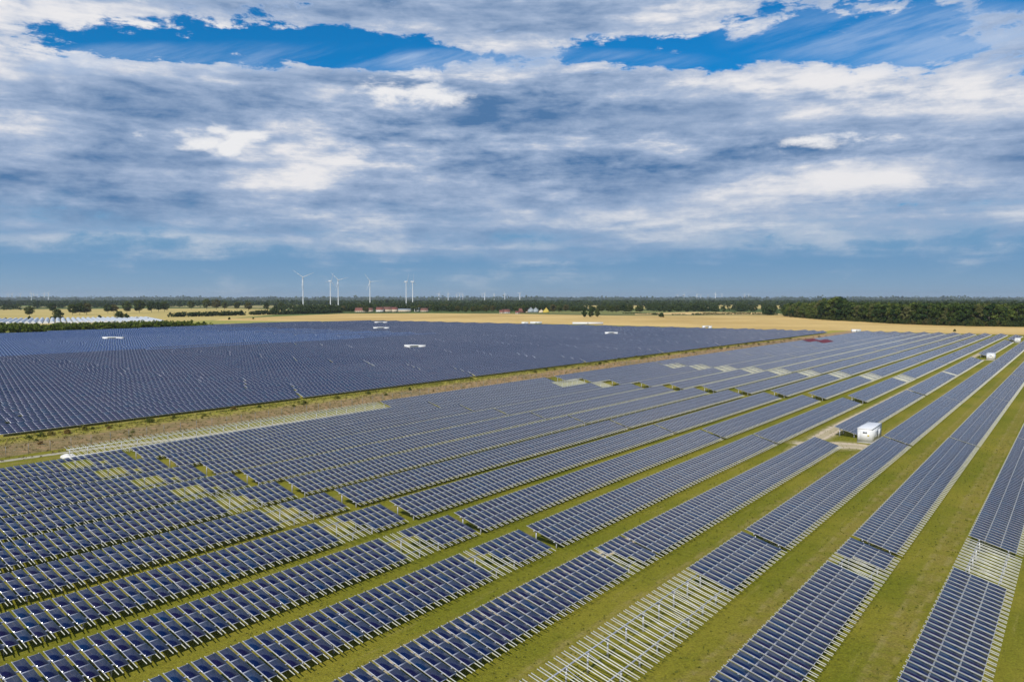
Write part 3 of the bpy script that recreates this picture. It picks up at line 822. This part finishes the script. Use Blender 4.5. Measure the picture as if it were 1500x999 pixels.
# village trees
for i in range(64):
    px = 505 + i * 6.9 + rnd.uniform(-3, 3)
    if any(a < px < b for a, b in ((519, 535), (541, 600), (612, 630), (640, 655), (728, 748), (770, 806))) : py = 456.2 - rnd.uniform(.6, 1.2)
    else: py = rnd.uniform(456.8, 458.6)
    g = G(px, py); plant('oak', g.x, g.y, rnd.uniform(.75, 1.15), 'village_tree', 'rounded dark tree among the village houses behind the wheat', 'tree', 'trees around the village')
# far woods as one mass
def woods(name, items, label, size, nc=14, per=12):
    r_ = np.random.default_rng(5)
    P, Q = [], []
    for (x, y, h, w) in items:
        a = r_.uniform(0, 2 * math.pi, nc); rr = w / 2 * np.sqrt(r_.uniform(0, .8, nc)); t = r_.uniform(0.1, .92, nc)
        P.append(np.stack([x + rr * np.cos(a), y + rr * np.sin(a), h * t * (1 - .25 * (rr / w * 2) ** 2)], 1)); Q.append(np.full(nc, w * .2))
    o = link(name, quads_mesh(name, leaf_quads(np.concatenate(P), np.concatenate(Q), per, size, r_), M_LEAFD))
    tag(o, label, 'woods', kind='stuff'); return o
it = []
for i in range(900):          # depth of the right wood
    px = rnd.uniform(1185, 1640); g = G(px, float(np.interp(px, ex + [1640], ey + [481])))
    p = at_dist(px, g.y + 45 + rnd.random() ** 1.3 * 900); it.append((p.x, p.y, rnd.uniform(21, 27), rnd.uniform(11, 15)))
woods('wood_depth', it, 'deep dark mass of the wood behind its front trees', 1.3, 16, 12)
it = []
def band(x0, x1, y0, y1, n, h=(14, 22)):
    for i in range(n):
        px = rnd.uniform(x0, x1); d = rnd.uniform(1 / 1, 1); 
        if px > 500 and any(a < px < b for a, b in ((852, 884), (924, 946), (1050, 1078), (1096, 1118), (1134, 1152))) and rnd.random() < 0.93: continue
        ly = rnd.uniform(y0, y1); g = G(px, ly); s = rnd.uniform(*h); it.append((g.x, g.y, s, s * rnd.uniform(.8, 1.1)))
band(-30, 500, 446.0, 447.5, 260, (16, 24)); band(-30, 30, 452, 454.5, 26, (14, 20)); band(50, 90, 449, 452, 20)
band(500, 1190, 452.5, 456.3, 520, (13, 20)); band(500, 1190, 448, 453, 620, (14, 22)); band(960, 1190, 456.0, 457.0, 60, (12, 18))
band(400, 520, 452, 458, 90, (12, 18)); band(90, 160, 448, 451, 36); band(225, 340, 448, 450, 30); band(1120, 1190, 457, 462, 60, (12, 20))
woods('tree_belt', it, 'broad belt of dark trees behind the village and fields', 1.3, 14, 12)
it = []
for i in range(2600):
    px = rnd.uniform(-60, 1600); d = 35100 / rnd.uniform(2.6, 9.5); p = at_dist(px, d)
    it.append((p.x, p.y, rnd.uniform(13, 23), rnd.uniform(30, 60)))
woods('far_woods', it, 'blue green woods filling the horizon', 4.5, 8, 8)
it = []
for i in range(1500):
    px = rnd.uniform(-60, 1600); d = rnd.uniform(12000, 22000); p = at_dist(px, d); it.append((p.x, p.y, rnd.uniform(25, 45), rnd.uniform(200, 400)))
woods('horizon_woods', it, 'faint blue woods on the very horizon', 16, 5, 6)
# --- shrubs in the dry strip
pts = [(42, 642.5, 1), (60, 639.5, 1.5), (75, 637.5, 1), (98, 635, 1.1), (122, 630, 1.3), (136, 628.5, .8), (220, 619, 1.3), (60, 651, .9), (190, 640, .6), (195, 634, .9),
       (160, 628, .9), (255, 613, .9), (300, 610, .8), (335, 600, 1), (380, 597, .7), (446, 592.5, 1.2), (494, 584, 1.4), (430, 596, .8), (540, 577, .9), (565, 579, .7), (600, 570, 1),
       (783, 546, 1.3), (800, 543, 1), (812, 541, .8), (829, 539, .9), (842, 537, .6), (887, 531, 1.4), (900, 529, 1), (942, 524, 1.2), (953, 523, .9), (975, 518, .9), (1000, 515.5, 1), (1010, 514, 1.3)]
for i in range(34):
    px = 860 + i * 11 + rnd.uniform(-3, 3); pts.append((px, float(np.interp(px, [860, 1000, 1215, 1245], [534, 517, 491.5, 488.5])) + rnd.uniform(-3, 3) * (1 - (px - 860) / 500), rnd.uniform(.7, 1.5)))
for i in range(14):
    px = rnd.uniform(20, 860); pts.append((px, float(np.interp(px, [0, 860], [648, 536])) + rnd.uniform(-5, 6), rnd.uniform(.35, .8)))
for px, py, s in pts:
    g = G(px, py); u, v = UV(px, py)
    if not (-187 < v < -160): v = max(-186, min(-161, v)); g = W(u, v)
    plant('bush', g.x, g.y, s * rnd.uniform(.30, .48), 'shrub', 'low wild shrub growing in the dry grass strip between the arrays', 'shrub', 'shrubs in the dry grass strip', sz=0.7)
r_ = np.random.default_rng(9)
n = 5200
uu = r_.uniform(40, 620, n); vv = r_.uniform(-187.5, -160.5, n)
P = uu[:, None] * D + vv[:, None] * N
C = np.stack([P[:, 0], P[:, 1], np.full(n, 0.12)], 1)
q = leaf_quads(C, r_.uniform(.15, .6, n), 9, 0.10, r_, 0.5); q[:, 2] = np.abs(q[:, 2])
tag(link('dry_grass', quads_mesh('dry_grass', q, M_DRY)), 'dry brown grass tufts covering the strip between the arrays', 'grass', kind='stuff')
n = 3600
uu = r_.uniform(40, 700, n); vv = -187.3 + r_.exponential(2.0, n); P = uu[:, None] * D + vv[:, None] * N
C = np.stack([P[:, 0], P[:, 1], np.full(n, 0.15)], 1)
q = leaf_quads(C, r_.uniform(.2, .6, n), 9, 0.11, r_, 0.6); q[:, 2] = np.abs(q[:, 2])
tag(link('tall_grass', quads_mesh('tall_grass', q, leaf_mat('green_tufts', (0.12, 0.14, 0.02), (0.30, 0.28, 0.05), orand=0))), 'yellow green tall grass along the edge of the packed array', 'grass', kind='stuff')
# rank weeds under the low edges of the near rows
C = []
for k in range(0, 6):
    n = 900; uu = r_.uniform(40, 200, n); vv = vrow(k) + r_.uniform(-5.6, 5.2, n)
    C.append(uu[:, None] * D + vv[:, None] * N)
P = np.concatenate(C); C = np.stack([P[:, 0], P[:, 1], np.full(len(P), 0.05)], 1)
q = leaf_quads(C, r_.uniform(.05, .22, len(P)), 8, 0.05, r_, 0.7); q[:, 2] = np.abs(q[:, 2])
tag(link('weeds', quads_mesh('weeds', q, leaf_mat('weed_tufts', (0.08, 0.10, 0.012), (0.20, 0.19, 0.04), orand=0))), 'small weeds and grass tufts between the solar rows', 'grass', kind='stuff')

# ------------------------------------------------------------------ polytunnels
M_TUN = plain('white_film', (0.50, 0.53, 0.57), 0.4, 0, 0.05, .5)
vpx = 84
far_d, near_d = 1250.0, 985.0
dirw = Vector(((vpx - 750) / F, 1, 0)).normalized(); side = Vector((dirw.y, -dirw.x, 0))
ang = math.atan2(-dirw.x, dirw.y)
def tunnel_mesh(L, w, h):
    n = 8; vs = []; fs = []
    for y in (0, L):
        for i in range(n + 1):
            t = math.pi * i / n; vs.append((-w / 2 * math.cos(t), y, h * math.sin(t)))
    for i in range(n): fs.append([i, i + 1, n + 2 + i, n + 1 + i])
    return np_mesh('film_cover', vs, fs, None, M_TUN, True)
def tunnel_end(L, w, h):
    b = MB(); n = 8
    for y in (0.0, L):
        for i in range(0, n // 2):
            t0, t1 = math.pi * i / n, math.pi * (i + 1) / n
            b.raw([(-w / 2 * math.cos(t0), y, h * math.sin(t0)), (w / 2 * math.cos(t0), y, h * math.sin(t0)), (w / 2 * math.cos(t1), y, h * math.sin(t1)), (-w / 2 * math.cos(t1), y, h * math.sin(t1))], [[0, 1, 2, 3]])
    return b.mesh('end_wall', M_DOOR)
me_t = tunnel_mesh(230, 5.4, 2.9); me_te = tunnel_end(230, 5.4, 2.9)
base = at_dist(vpx, near_d)
for i in range(-17, 19):
    p = base + side * (i * 6.6)
    r = empty('polytunnel', (p.x, p.y, 0), ang); tag(r, 'long white polytunnel lying parallel in the set behind the dark hedge', 'polytunnel', 'white polytunnels behind the dark hedge')
    link('film_cover', me_t, parent=r); link('end_wall', me_te, parent=r)

# ------------------------------------------------------------------ village houses
M_RT = plain('red_tiles', (0.20, 0.075, 0.055), 0.8, 0, 0.25, .6); M_RT2 = plain('brown_tiles', (0.18, 0.085, 0.06), 0.8, 0, 0.25, .6); M_RG = plain('grey_roofing', (0.30, 0.34, 0.37), 0.6)
M_WC = plain('cream_render', (0.62, 0.52, 0.38), 0.8); M_WW = plain('pale_render', (0.75, 0.72, 0.66), 0.8); M_YE = plain('yellow_paint', (0.55, 0.42, 0.07), 0.7); M_GLS = plain('window_glass', (0.05, 0.06, 0.08), 0.15)
def house(px, py, w, dp, hw, hr, wm, rm, label, rot=0.0, gable=False):
    g = G(px, py); root = empty('village_house', (g.x, g.y, 0), rot + (math.pi / 2 if gable else 0)); tag(root, label, 'house', 'village houses behind the wheat')
    b = MB(); b.box(-w / 2, w / 2, 0, dp, 0, hw)
    b.raw([(-w / 2, 0, hw), (-w / 2, dp, hw), (-w / 2, dp / 2, hw + hr), (-w / 2, dp / 2, hw + hr)], [[0, 1, 2, 3]])
    b.raw([(w / 2, 0, hw), (w / 2, dp, hw), (w / 2, dp / 2, hw + hr), (w / 2, dp / 2, hw + hr)], [[0, 1, 2, 3]])
    link('wall', b.mesh('wall', wm), parent=root)
    b = MB(); e = .5
    for s, y0 in ((1, -e), (-1, dp + e)):
        z0 = hw - e * hr / (dp / 2) + 0.05
        b.hexa([(-w / 2 - e, y0, z0), (w / 2 + e, y0, z0), (w / 2 + e, dp / 2, hw + hr + .05), (-w / 2 - e, dp / 2, hw + hr + .05),
                (-w / 2 - e, y0, z0 + .25), (w / 2 + e, y0, z0 + .25), (w / 2 + e, dp / 2, hw + hr + .3), (-w / 2 - e, dp / 2, hw + hr + .3)])
    rf = link('roof', b.mesh('roof', rm), parent=root)
    b = MB(); b.box(w * .2, w * .2 + .8, dp * .4, dp * .4 + .8, hw + hr * .6, hw + hr + 1.2); link('chimney', b.mesh('chimney', M_RT2), parent=rf)
    nw = max(2, int(w / 4))
    b0 = None
    for i in range(nw):
        x = -w / 2 + w * (i + .5) / nw
        b = MB(); b.box(x - .6, x + .6, -0.05, -0.003, 1.0, 2.4); link('window', b.mesh('window', M_GLS), parent=root)
HS = [(528, 457.6, 26, 12, 4, 6.5, M_WC, M_RT, 'low house with a broad red roof, leftmost in the village'),
      (541, 457.2, 14, 10, 4.5, 5, M_WC, M_RT2, 'house with brown roof right of the broad red roof'),
      (556, 457.4, 16, 12, 5.5, 6, M_WW, M_RT, 'white walled house with red roof under the tree tops'),
      (567, 457.3, 20, 12, 6, 6, M_WC, M_RT2, 'tall brown roofed house in the village centre'),
      (578, 457.5, 12, 12, 6.5, 5, M_WC, M_RT, 'narrow cream house beside the long pale barn'),
      (592, 457.2, 28, 12, 5, 2.5, M_WC, M_RG, 'long pale barn with grey roof in the village'),
      (610, 457.0, 10, 10, 6, 4, M_WW, M_RG, 'cream tall house with grey roof standing apart right of the barn'),
      (621, 457.2, 16, 10, 4, 5, M_WC, M_RT2, 'brown roofed house beside a cream tall house'),
      (735, 459.6, 9, 10, 3.5, 4, M_WC, M_RT, 'small brick red house at the edge of the wheat'),
      (741, 459.3, 16, 10, 3.5, 5, M_WW, M_RT, 'white house with bright red roof at the wheat edge'),
      (765, 458.4, 14, 10, 4.5, 5, M_RT2, M_RT, 'red brick house left of the twin grey houses'),
      (773, 458.2, 12, 10, 4, 4, M_WC, M_RT, 'low cream house touching the red brick house'),
      (781.5, 458.2, 10, 12, 6, 5.5, M_RG, M_RG, 'left one of the twin pale grey gabled houses'),
      (788.5, 458.2, 10, 12, 6, 5.5, M_RG, M_RG, 'right one of the twin pale grey gabled houses'),
      (796, 458.2, 12, 10, 3.5, 4, M_WC, M_RT2, 'low house between twin grey houses and yellow gable'),
      (804, 458.3, 12, 12, 4, 7, M_YE, M_YE, 'bright yellow gabled house, rightmost of the village')]
for h_ in HS: house(*h_, gable=h_[8].find('gable') >= 0, rot=rnd.uniform(-.15, .15))
# signal red roof pieces further off
for px, lab in ((758, 'tiny red roofed shed just left of the red brick house'),): house(px, 459.8, 8, 8, 2.5, 3, M_WW, M_RT, lab)

# ------------------------------------------------------------------ wind turbines
M_TW = plain('turbine_white', (0.66, 0.68, 0.70), 0.4, 0, 0.02)
def turbine_meshes(f=1.0):
    b = MB(); b.tube((0, 0, 0), (0, 0, 100), 2.6 * f, 1.5 * f, 12); tower = b.mesh('tower', M_TW)
    b = MB(); b.box(-1.9, 1.9, -4, 8, 98.3, 102.3); nac = b.mesh('nacelle', M_TW)
    b = MB(); b.tube((0, -7, 100.3), (0, -4, 100.3), 0.8, 2.1, 10); hub = b.mesh('hub', M_TW)
    b = MB(); prev = None; st = [(0, .9, .9), (4, 2.0, .6), (9, 1.9, .45), (22, 1.2, .28), (34, .7, .16), (41, .22, .08)]
    for (r0, c0, t0), (r1, c1, t1) in zip(st, st[1:]):
        c0, c1, t0, t1 = c0 * f, c1 * f, t0 * f, t1 * f
        b.hexa([(-c0 * .35, -t0 / 2, r0), (c0 * .65, -t0 / 2, r0), (c0 * .65, t0 / 2, r0), (-c0 * .35, t0 / 2, r0),
                (-c1 * .35, -t1 / 2, r1), (c1 * .65, -t1 / 2, r1), (c1 * .65, t1 / 2, r1), (-c1 * .35, t1 / 2, r1)])
    return tower, nac, hub, b.mesh('blade', M_TW)
TM = turbine_meshes(0.78); TMF = turbine_meshes(2.7)
def turbine(px, hub_y, label, hh=100.0, group=None, blade=1.0, rot=None, yaw=None):
    # the hub stands hh metres up: its height over the horizon fixes the distance
    M_ = TM if group is None else TMF; d = (hh - H) * F / (438.0 - hub_y); p = at_dist(px, d)
    yaw = rnd.uniform(-.5, .5) if yaw is None else yaw
    r = empty('wind_turbine', (p.x, p.y, 0), yaw); s = hh / 100; r.scale = (s, s, s)
    tag(r, label, 'wind turbine', group)
    for nm, me in zip(('tower', 'nacelle', 'hub'), M_): link(nm, me, parent=r)
    a0 = R(rnd.uniform(0, 120)) if rot is None else R(rot)
    for i in range(3):
        o = link('blade', M_[3], parent=r, loc=(0, -5.6, 100.3)); o.rotation_euler = (0, a0 + i * 2 * math.pi / 3, 0); o.scale = (1.15, 1, blade)
near_t = [(444.0, 406.5, 'largest wind turbine, standing left of all the others on the horizon', 66, .25, 1.0), (484, 412, 'wind turbine of the close pair, left one with narrow blades', 20, 1.0, .9),
          (495.5, 410.5, 'wind turbine of the close pair, right one with wide blades', 75, .3, 1.0), (542, 413, 'single wind turbine midway between two close pairs', 85, .4, 1.0),
          (595, 413, 'slim wind turbine, left one of the pair above the village', 20, 1.1, .9), (604.5, 413, 'slim wind turbine, right one of the pair above the village', 0, 1.2, .9)]
for px, hy, lab, rot, yaw, bl in near_t: turbine(px, hy, lab, 100, None, bl, rot, yaw)
for px, hy in ((643, 430.5), (656.5, 430), (669, 431.5), (673.5, 430.5), (678, 431), (706.5, 431), (710, 430), (724, 431), (739.5, 430.5), (761.5, 430), (841, 433.5)):
    turbine(px, hy, 'small distant wind turbine in the middle group above the tree belt', 110, 'middle group of small distant wind turbines')
for px, hy in ((992.5, 432), (1002, 431.5), (1021, 431.5), (1026.5, 432.5), (1037, 432.5), (1048, 430.5), (1057.5, 431.5), (1090.5, 431.5), (1096.5, 431.5)):
    turbine(px, hy, 'small distant wind turbine in the right group above the woods', 110, 'right group of small distant wind turbines')
for px, hy in ((12, 431), (18, 430.5), (30, 431), (46, 429.5), (50, 430.5), (55, 431.5), (65, 430), (71, 429.5)):
    turbine(px, hy, 'very faint wind turbine on the far left horizon', 120, 'faint wind turbines on the far left horizon')

# ------------------------------------------------------------------ light
SUN_EL, SUN_ROT = R(43), None
sh = (N * math.cos(R(78)) - D * math.sin(R(78)))
sdir = Vector((sh[0] * math.cos(SUN_EL), sh[1] * math.cos(SUN_EL), math.sin(SUN_EL)))
sun = bpy.data.lights.new('sun', 'SUN'); sun.energy = 4.6; sun.angle = R(0.53); sun.color = (1.0, 0.95, 0.87)
so = bpy.data.objects.new('sun', sun); COL.objects.link(so); so.rotation_euler = sdir.to_track_quat('Z', 'Y').to_euler(); so.location = (0, 0, 200)

world = bpy.data.worlds.new('World'); scene.world = world; world.use_nodes = True
nt = world.node_tree; nt.nodes.clear(); k = NB(nt)
wo = nt.nodes.new('ShaderNodeOutputWorld'); bg = nt.nodes.new('ShaderNodeBackground'); nt.links.new(bg.outputs[0], wo.inputs[0])
sky = nt.nodes.new('ShaderNodeTexSky'); sky.sky_type = 'NISHITA'; sky.sun_disc = False
sky.sun_elevation = SUN_EL; sky.sun_rotation = math.atan2(sdir.x, sdir.y); sky.air_density = 1.0; sky.dust_density = 0.3; sky.ozone_density = 2.5
tc = nt.nodes.new('ShaderNodeTexCoord'); dv = tc.outputs['Generated']
x, y, z = k.xyz(dv)
zc = k.m('MAXIMUM', z, 0.0)
rad = k.m('MAXIMUM', k.m('SQRT', k.m('ADD', k.m('MULTIPLY', x, x), k.m('MULTIPLY', y, y))), 0.05)
ev = k.m('DIVIDE', zc, rad)                                # tangent of the height above the horizon
cx, cy = k.m('DIVIDE', x, rad), k.m('DIVIDE', y, rad)
def cyl(stretch, shift=0.0):                               # a seamless drum round the viewer, clouds flattened on it
    return k.comb(cx, cy, k.m('ADD', k.m('MULTIPLY', ev, stretch), shift))
yy = k.m('MAXIMUM', y, 0.02); front = k.ss(y, 0.05, 0.3)
az = k.m('DIVIDE', x, yy); el = k.m('DIVIDE', zc, yy)      # tangents of bearing and height
def cn(v): return k.m('SUBTRACT', v, 0.5)
def mul(a_, b_): return k.m('MULTIPLY', a_, b_)
big = cn(k.noise(cyl(4.0), 2.2, 9, 0.58, 0.25))
mid_n = cn(k.noise(cyl(4.6, 3.1), 5.5, 10, 0.60, 0.35))
fine = cn(k.noise(cyl(3.2, 7.7), 15.0, 10, 0.62, 0.2))
puff = cn(k.noise(cyl(2.0, 1.7), 17.0, 12, 0.66, 0.3))
lay = cn(k.noise(cyl(9.5, 5.0), 2.8, 9, 0.55, 0.4))
wz = k.m('ADD', mul(mid_n, 0.9), mul(fine, 1.2))
def blob(px, py, rx, ry, amp, wob=0.9, hard=0.0):
    ax = k.m('DIVIDE', k.m('SUBTRACT', az, (px - 750) / F), rx / F); ey_ = k.m('DIVIDE', k.m('SUBTRACT', el, (438 - py) / F), ry / F)
    r2 = k.m('ADD', mul(ax, ax), mul(ey_, ey_))
    r2 = k.m('ADD', r2, mul(wz, wob * 3))
    return mul(mul(k.ss(r2, 0.0 + hard, 2.0 - hard * 0.9, 1, 0), amp), front)
def total(lst):
    t = lst[0]
    for q in lst[1:]: t = k.m('ADD', t, q)
    return t
# open sky: pale and grey blue near the horizon, deep above
hz = k.mix(k.ss(ev, 0.0, 0.05), (2.6, 4.3, 6.0, 1), (1.6, 3.5, 5.9, 1))
skyc = k.vm('MULTIPLY', sky.outputs[0], (0.03, 0.72, 1.18))
skyc = k.mix(k.ss(ev, 0.04, 0.26, 1, 0.0), skyc, hz)
# the sheet of cloud
holes = total([blob(150, 64, 250, 34, -0.72), blob(400, 76, 250, 28, -0.72), blob(690, 100, 170, 16, -0.30), blob(1130, 72, 230, 56, -0.62), blob(1420, 90, 190, 42, -0.60), blob(960, 88, 130, 26, -0.35), blob(1340, 15, 160, 30, -0.3),
               blob(60, 10, 220, 26, 0.45), blob(720, 30, 230, 42, 0.46), blob(940, 20, 90, 30, 0.35), blob(1010, 40, 120, 30, 0.22), blob(1180, 205, 400, 60, 0.2)])
prof = k.m('ADD', k.ss(ev, 0.022, 0.105, -0.56, 0.80), k.m('ADD', k.ss(ev, 0.25, 0.30, 0, -0.64), k.ss(ev, 0.5, 0.95, 0, -0.5)))
cov = total([prof, holes, mul(big, 1.2), mul(mid_n, 1.5), mul(puff, 2.3), mul(lay, k.ss(ev, 0.06, 0.18, 3.6, 0.5)), 0.08])
mask = k.ss(k.m('ADD', cov, k.ss(ev, 0.05, 0.13, 0.05, 0)), -0.10, 0.30)
mask = k.mix(k.ss(ev, 0.05, 0.15, 1, 0), mask, k.ss(cov, -0.5, 0.9))
mask = k.xyz(mask)[0]
tone = total([0.40, mul(big, 1.8), mul(mid_n, 2.1), mul(lay, 2.2), mul(fine, 1.8), mul(puff, 1.0), mul(k.ss(mask, 0.5, 1.0, 1, 0), 0.35),
              blob(900, 190, 380, 66, -0.40, .7), blob(700, 175, 160, 40, -0.10, .8), blob(480, 230, 260, 30, -0.12, 1.0), blob(900, 268, 130, 30, -0.26, .5), blob(330, 305, 260, 22, -0.30, .4), blob(60, 262, 130, 30, -0.2, .5), blob(230, 150, 240, 25, -0.12, .5), blob(1300, 220, 260, 16, -0.15, .5),
              blob(1260, 140, 270, 34, 0.36, 1.0), blob(1220, 178, 230, 20, 0.26, 1.0), blob(60, 95, 170, 28, 0.3, .5), blob(60, 10, 200, 25, 0.4, .5), blob(390, 100, 180, 14, 0.35, .5),
              blob(420, 262, 400, 22, 0.10, 1.0), blob(1100, 255, 330, 20, 0.16, .6), blob(1050, 335, 300, 20, 0.34, .5), blob(1330, 285, 320, 36, 0.42, .8), blob(560, 315, 330, 14, 0.22, .5), blob(950, 375, 420, 9, -0.4, .3), blob(740, 345, 190, 12, -0.26, .3), blob(180, 352, 260, 9, 0.3, .4)])
slate, mid, lite = (0.85, 2.05, 4.2, 1), (4.0, 5.1, 7.1, 1), (9.3, 9.2, 9.4, 1)
c = k.mix(k.lin(tone, -0.42, 0.50), slate, mid); c = k.mix(k.ss(tone, 0.42, 1.25), c, lite)
# thin cloud edges glow, low cloud sinks into the haze
c = k.mix(mul(k.ss(mask, 0.25, 1.0, 1, 0), k.ss(ev, 0.12, 0.25)), c, (6.6, 7.3, 8.6, 1))
c = k.mix(k.ss(ev, 0.02, 0.14, 0.6, 0), c, hz)
fin = k.mix(mask, skyc, c)
# white breaks in the sheet
brk = total([blob(600, 133, 84, 36, 1.0, .55), blob(235, 206, 150, 18, .75, .5), blob(308, 226, 44, 18, .85, .5), blob(372, 205, 34, 12, .85, .5), blob(345, 222, 18, 12, .8, .5), blob(327, 185, 22, 14, .75, .5), blob(1172, 219, 50, 16, .95, .5),
             blob(1235, 207, 100, 15, .75, .5), blob(690, 152, 44, 14, .7, .5), blob(220, 165, 50, 18, .7, .5)])
bm_ = k.ss(total([brk, mul(fine, 3.0), mul(puff, 2.2), mul(mid_n, 1.2)]), 0.70, 1.45)
fin = k.mix(bm_, fin, (9.5, 9.5, 9.7, 1))
# high thin veils
cir = k.noise(k.comb(mul(az, 1.6), mul(k.m('SUBTRACT', el, mul(az, 0.30)), 13.0), 0.0), 1.7, 9, 0.62)
cm = k.m('MULTIPLY', k.ss(cir, 0.38, 0.66, 0, 0.7), total([blob(1370, 62, 250, 44, 1.0, .3), blob(330, 95, 300, 22, .7, .4), blob(760, 95, 220, 16, .8, .4)]), clamp=True)
fin = k.mix(cm, fin, (4.6, 6.1, 8.6, 1))
nt.links.new(fin, bg.inputs[0]); bg.inputs[1].default_value = 0.09

# ------------------------------------------------------------------ haze
hb = MB(); hb.box(-36000, 36000, -36000, 36000, -2.0, 240.0)
m = bpy.data.materials.new('haze_air'); m.use_nodes = True; t = m.node_tree; t.nodes.clear()
o_ = t.nodes.new('ShaderNodeOutputMaterial'); pv = t.nodes.new('ShaderNodeVolumePrincipled')
pv.inputs['Color'].default_value = (0.80, 0.90, 1.0, 1); pv.inputs['Density'].default_value = 3.2e-5; pv.inputs['Anisotropy'].default_value = 0.2
t.links.new(pv.outputs[0], o_.inputs['Volume'])
USE_HAZE = True
if USE_HAZE:
    ho = link('haze', hb.mesh('haze', m)); ho['kind'] = 'stuff'

# ------------------------------------------------------------------ output
scene.view_settings.view_transform = 'Standard'; scene.view_settings.look = 'None'
scene.view_settings.gamma = 1; scene.view_settings.exposure = 0.0; scene.view_settings.use_curve_mapping = False
scene.render.engine = 'CYCLES'; scene.cycles.use_denoising = True
scene.cycles.max_bounces = 6; scene.cycles.diffuse_bounces = 3; scene.cycles.glossy_bounces = 3; scene.cycles.volume_bounces = 0
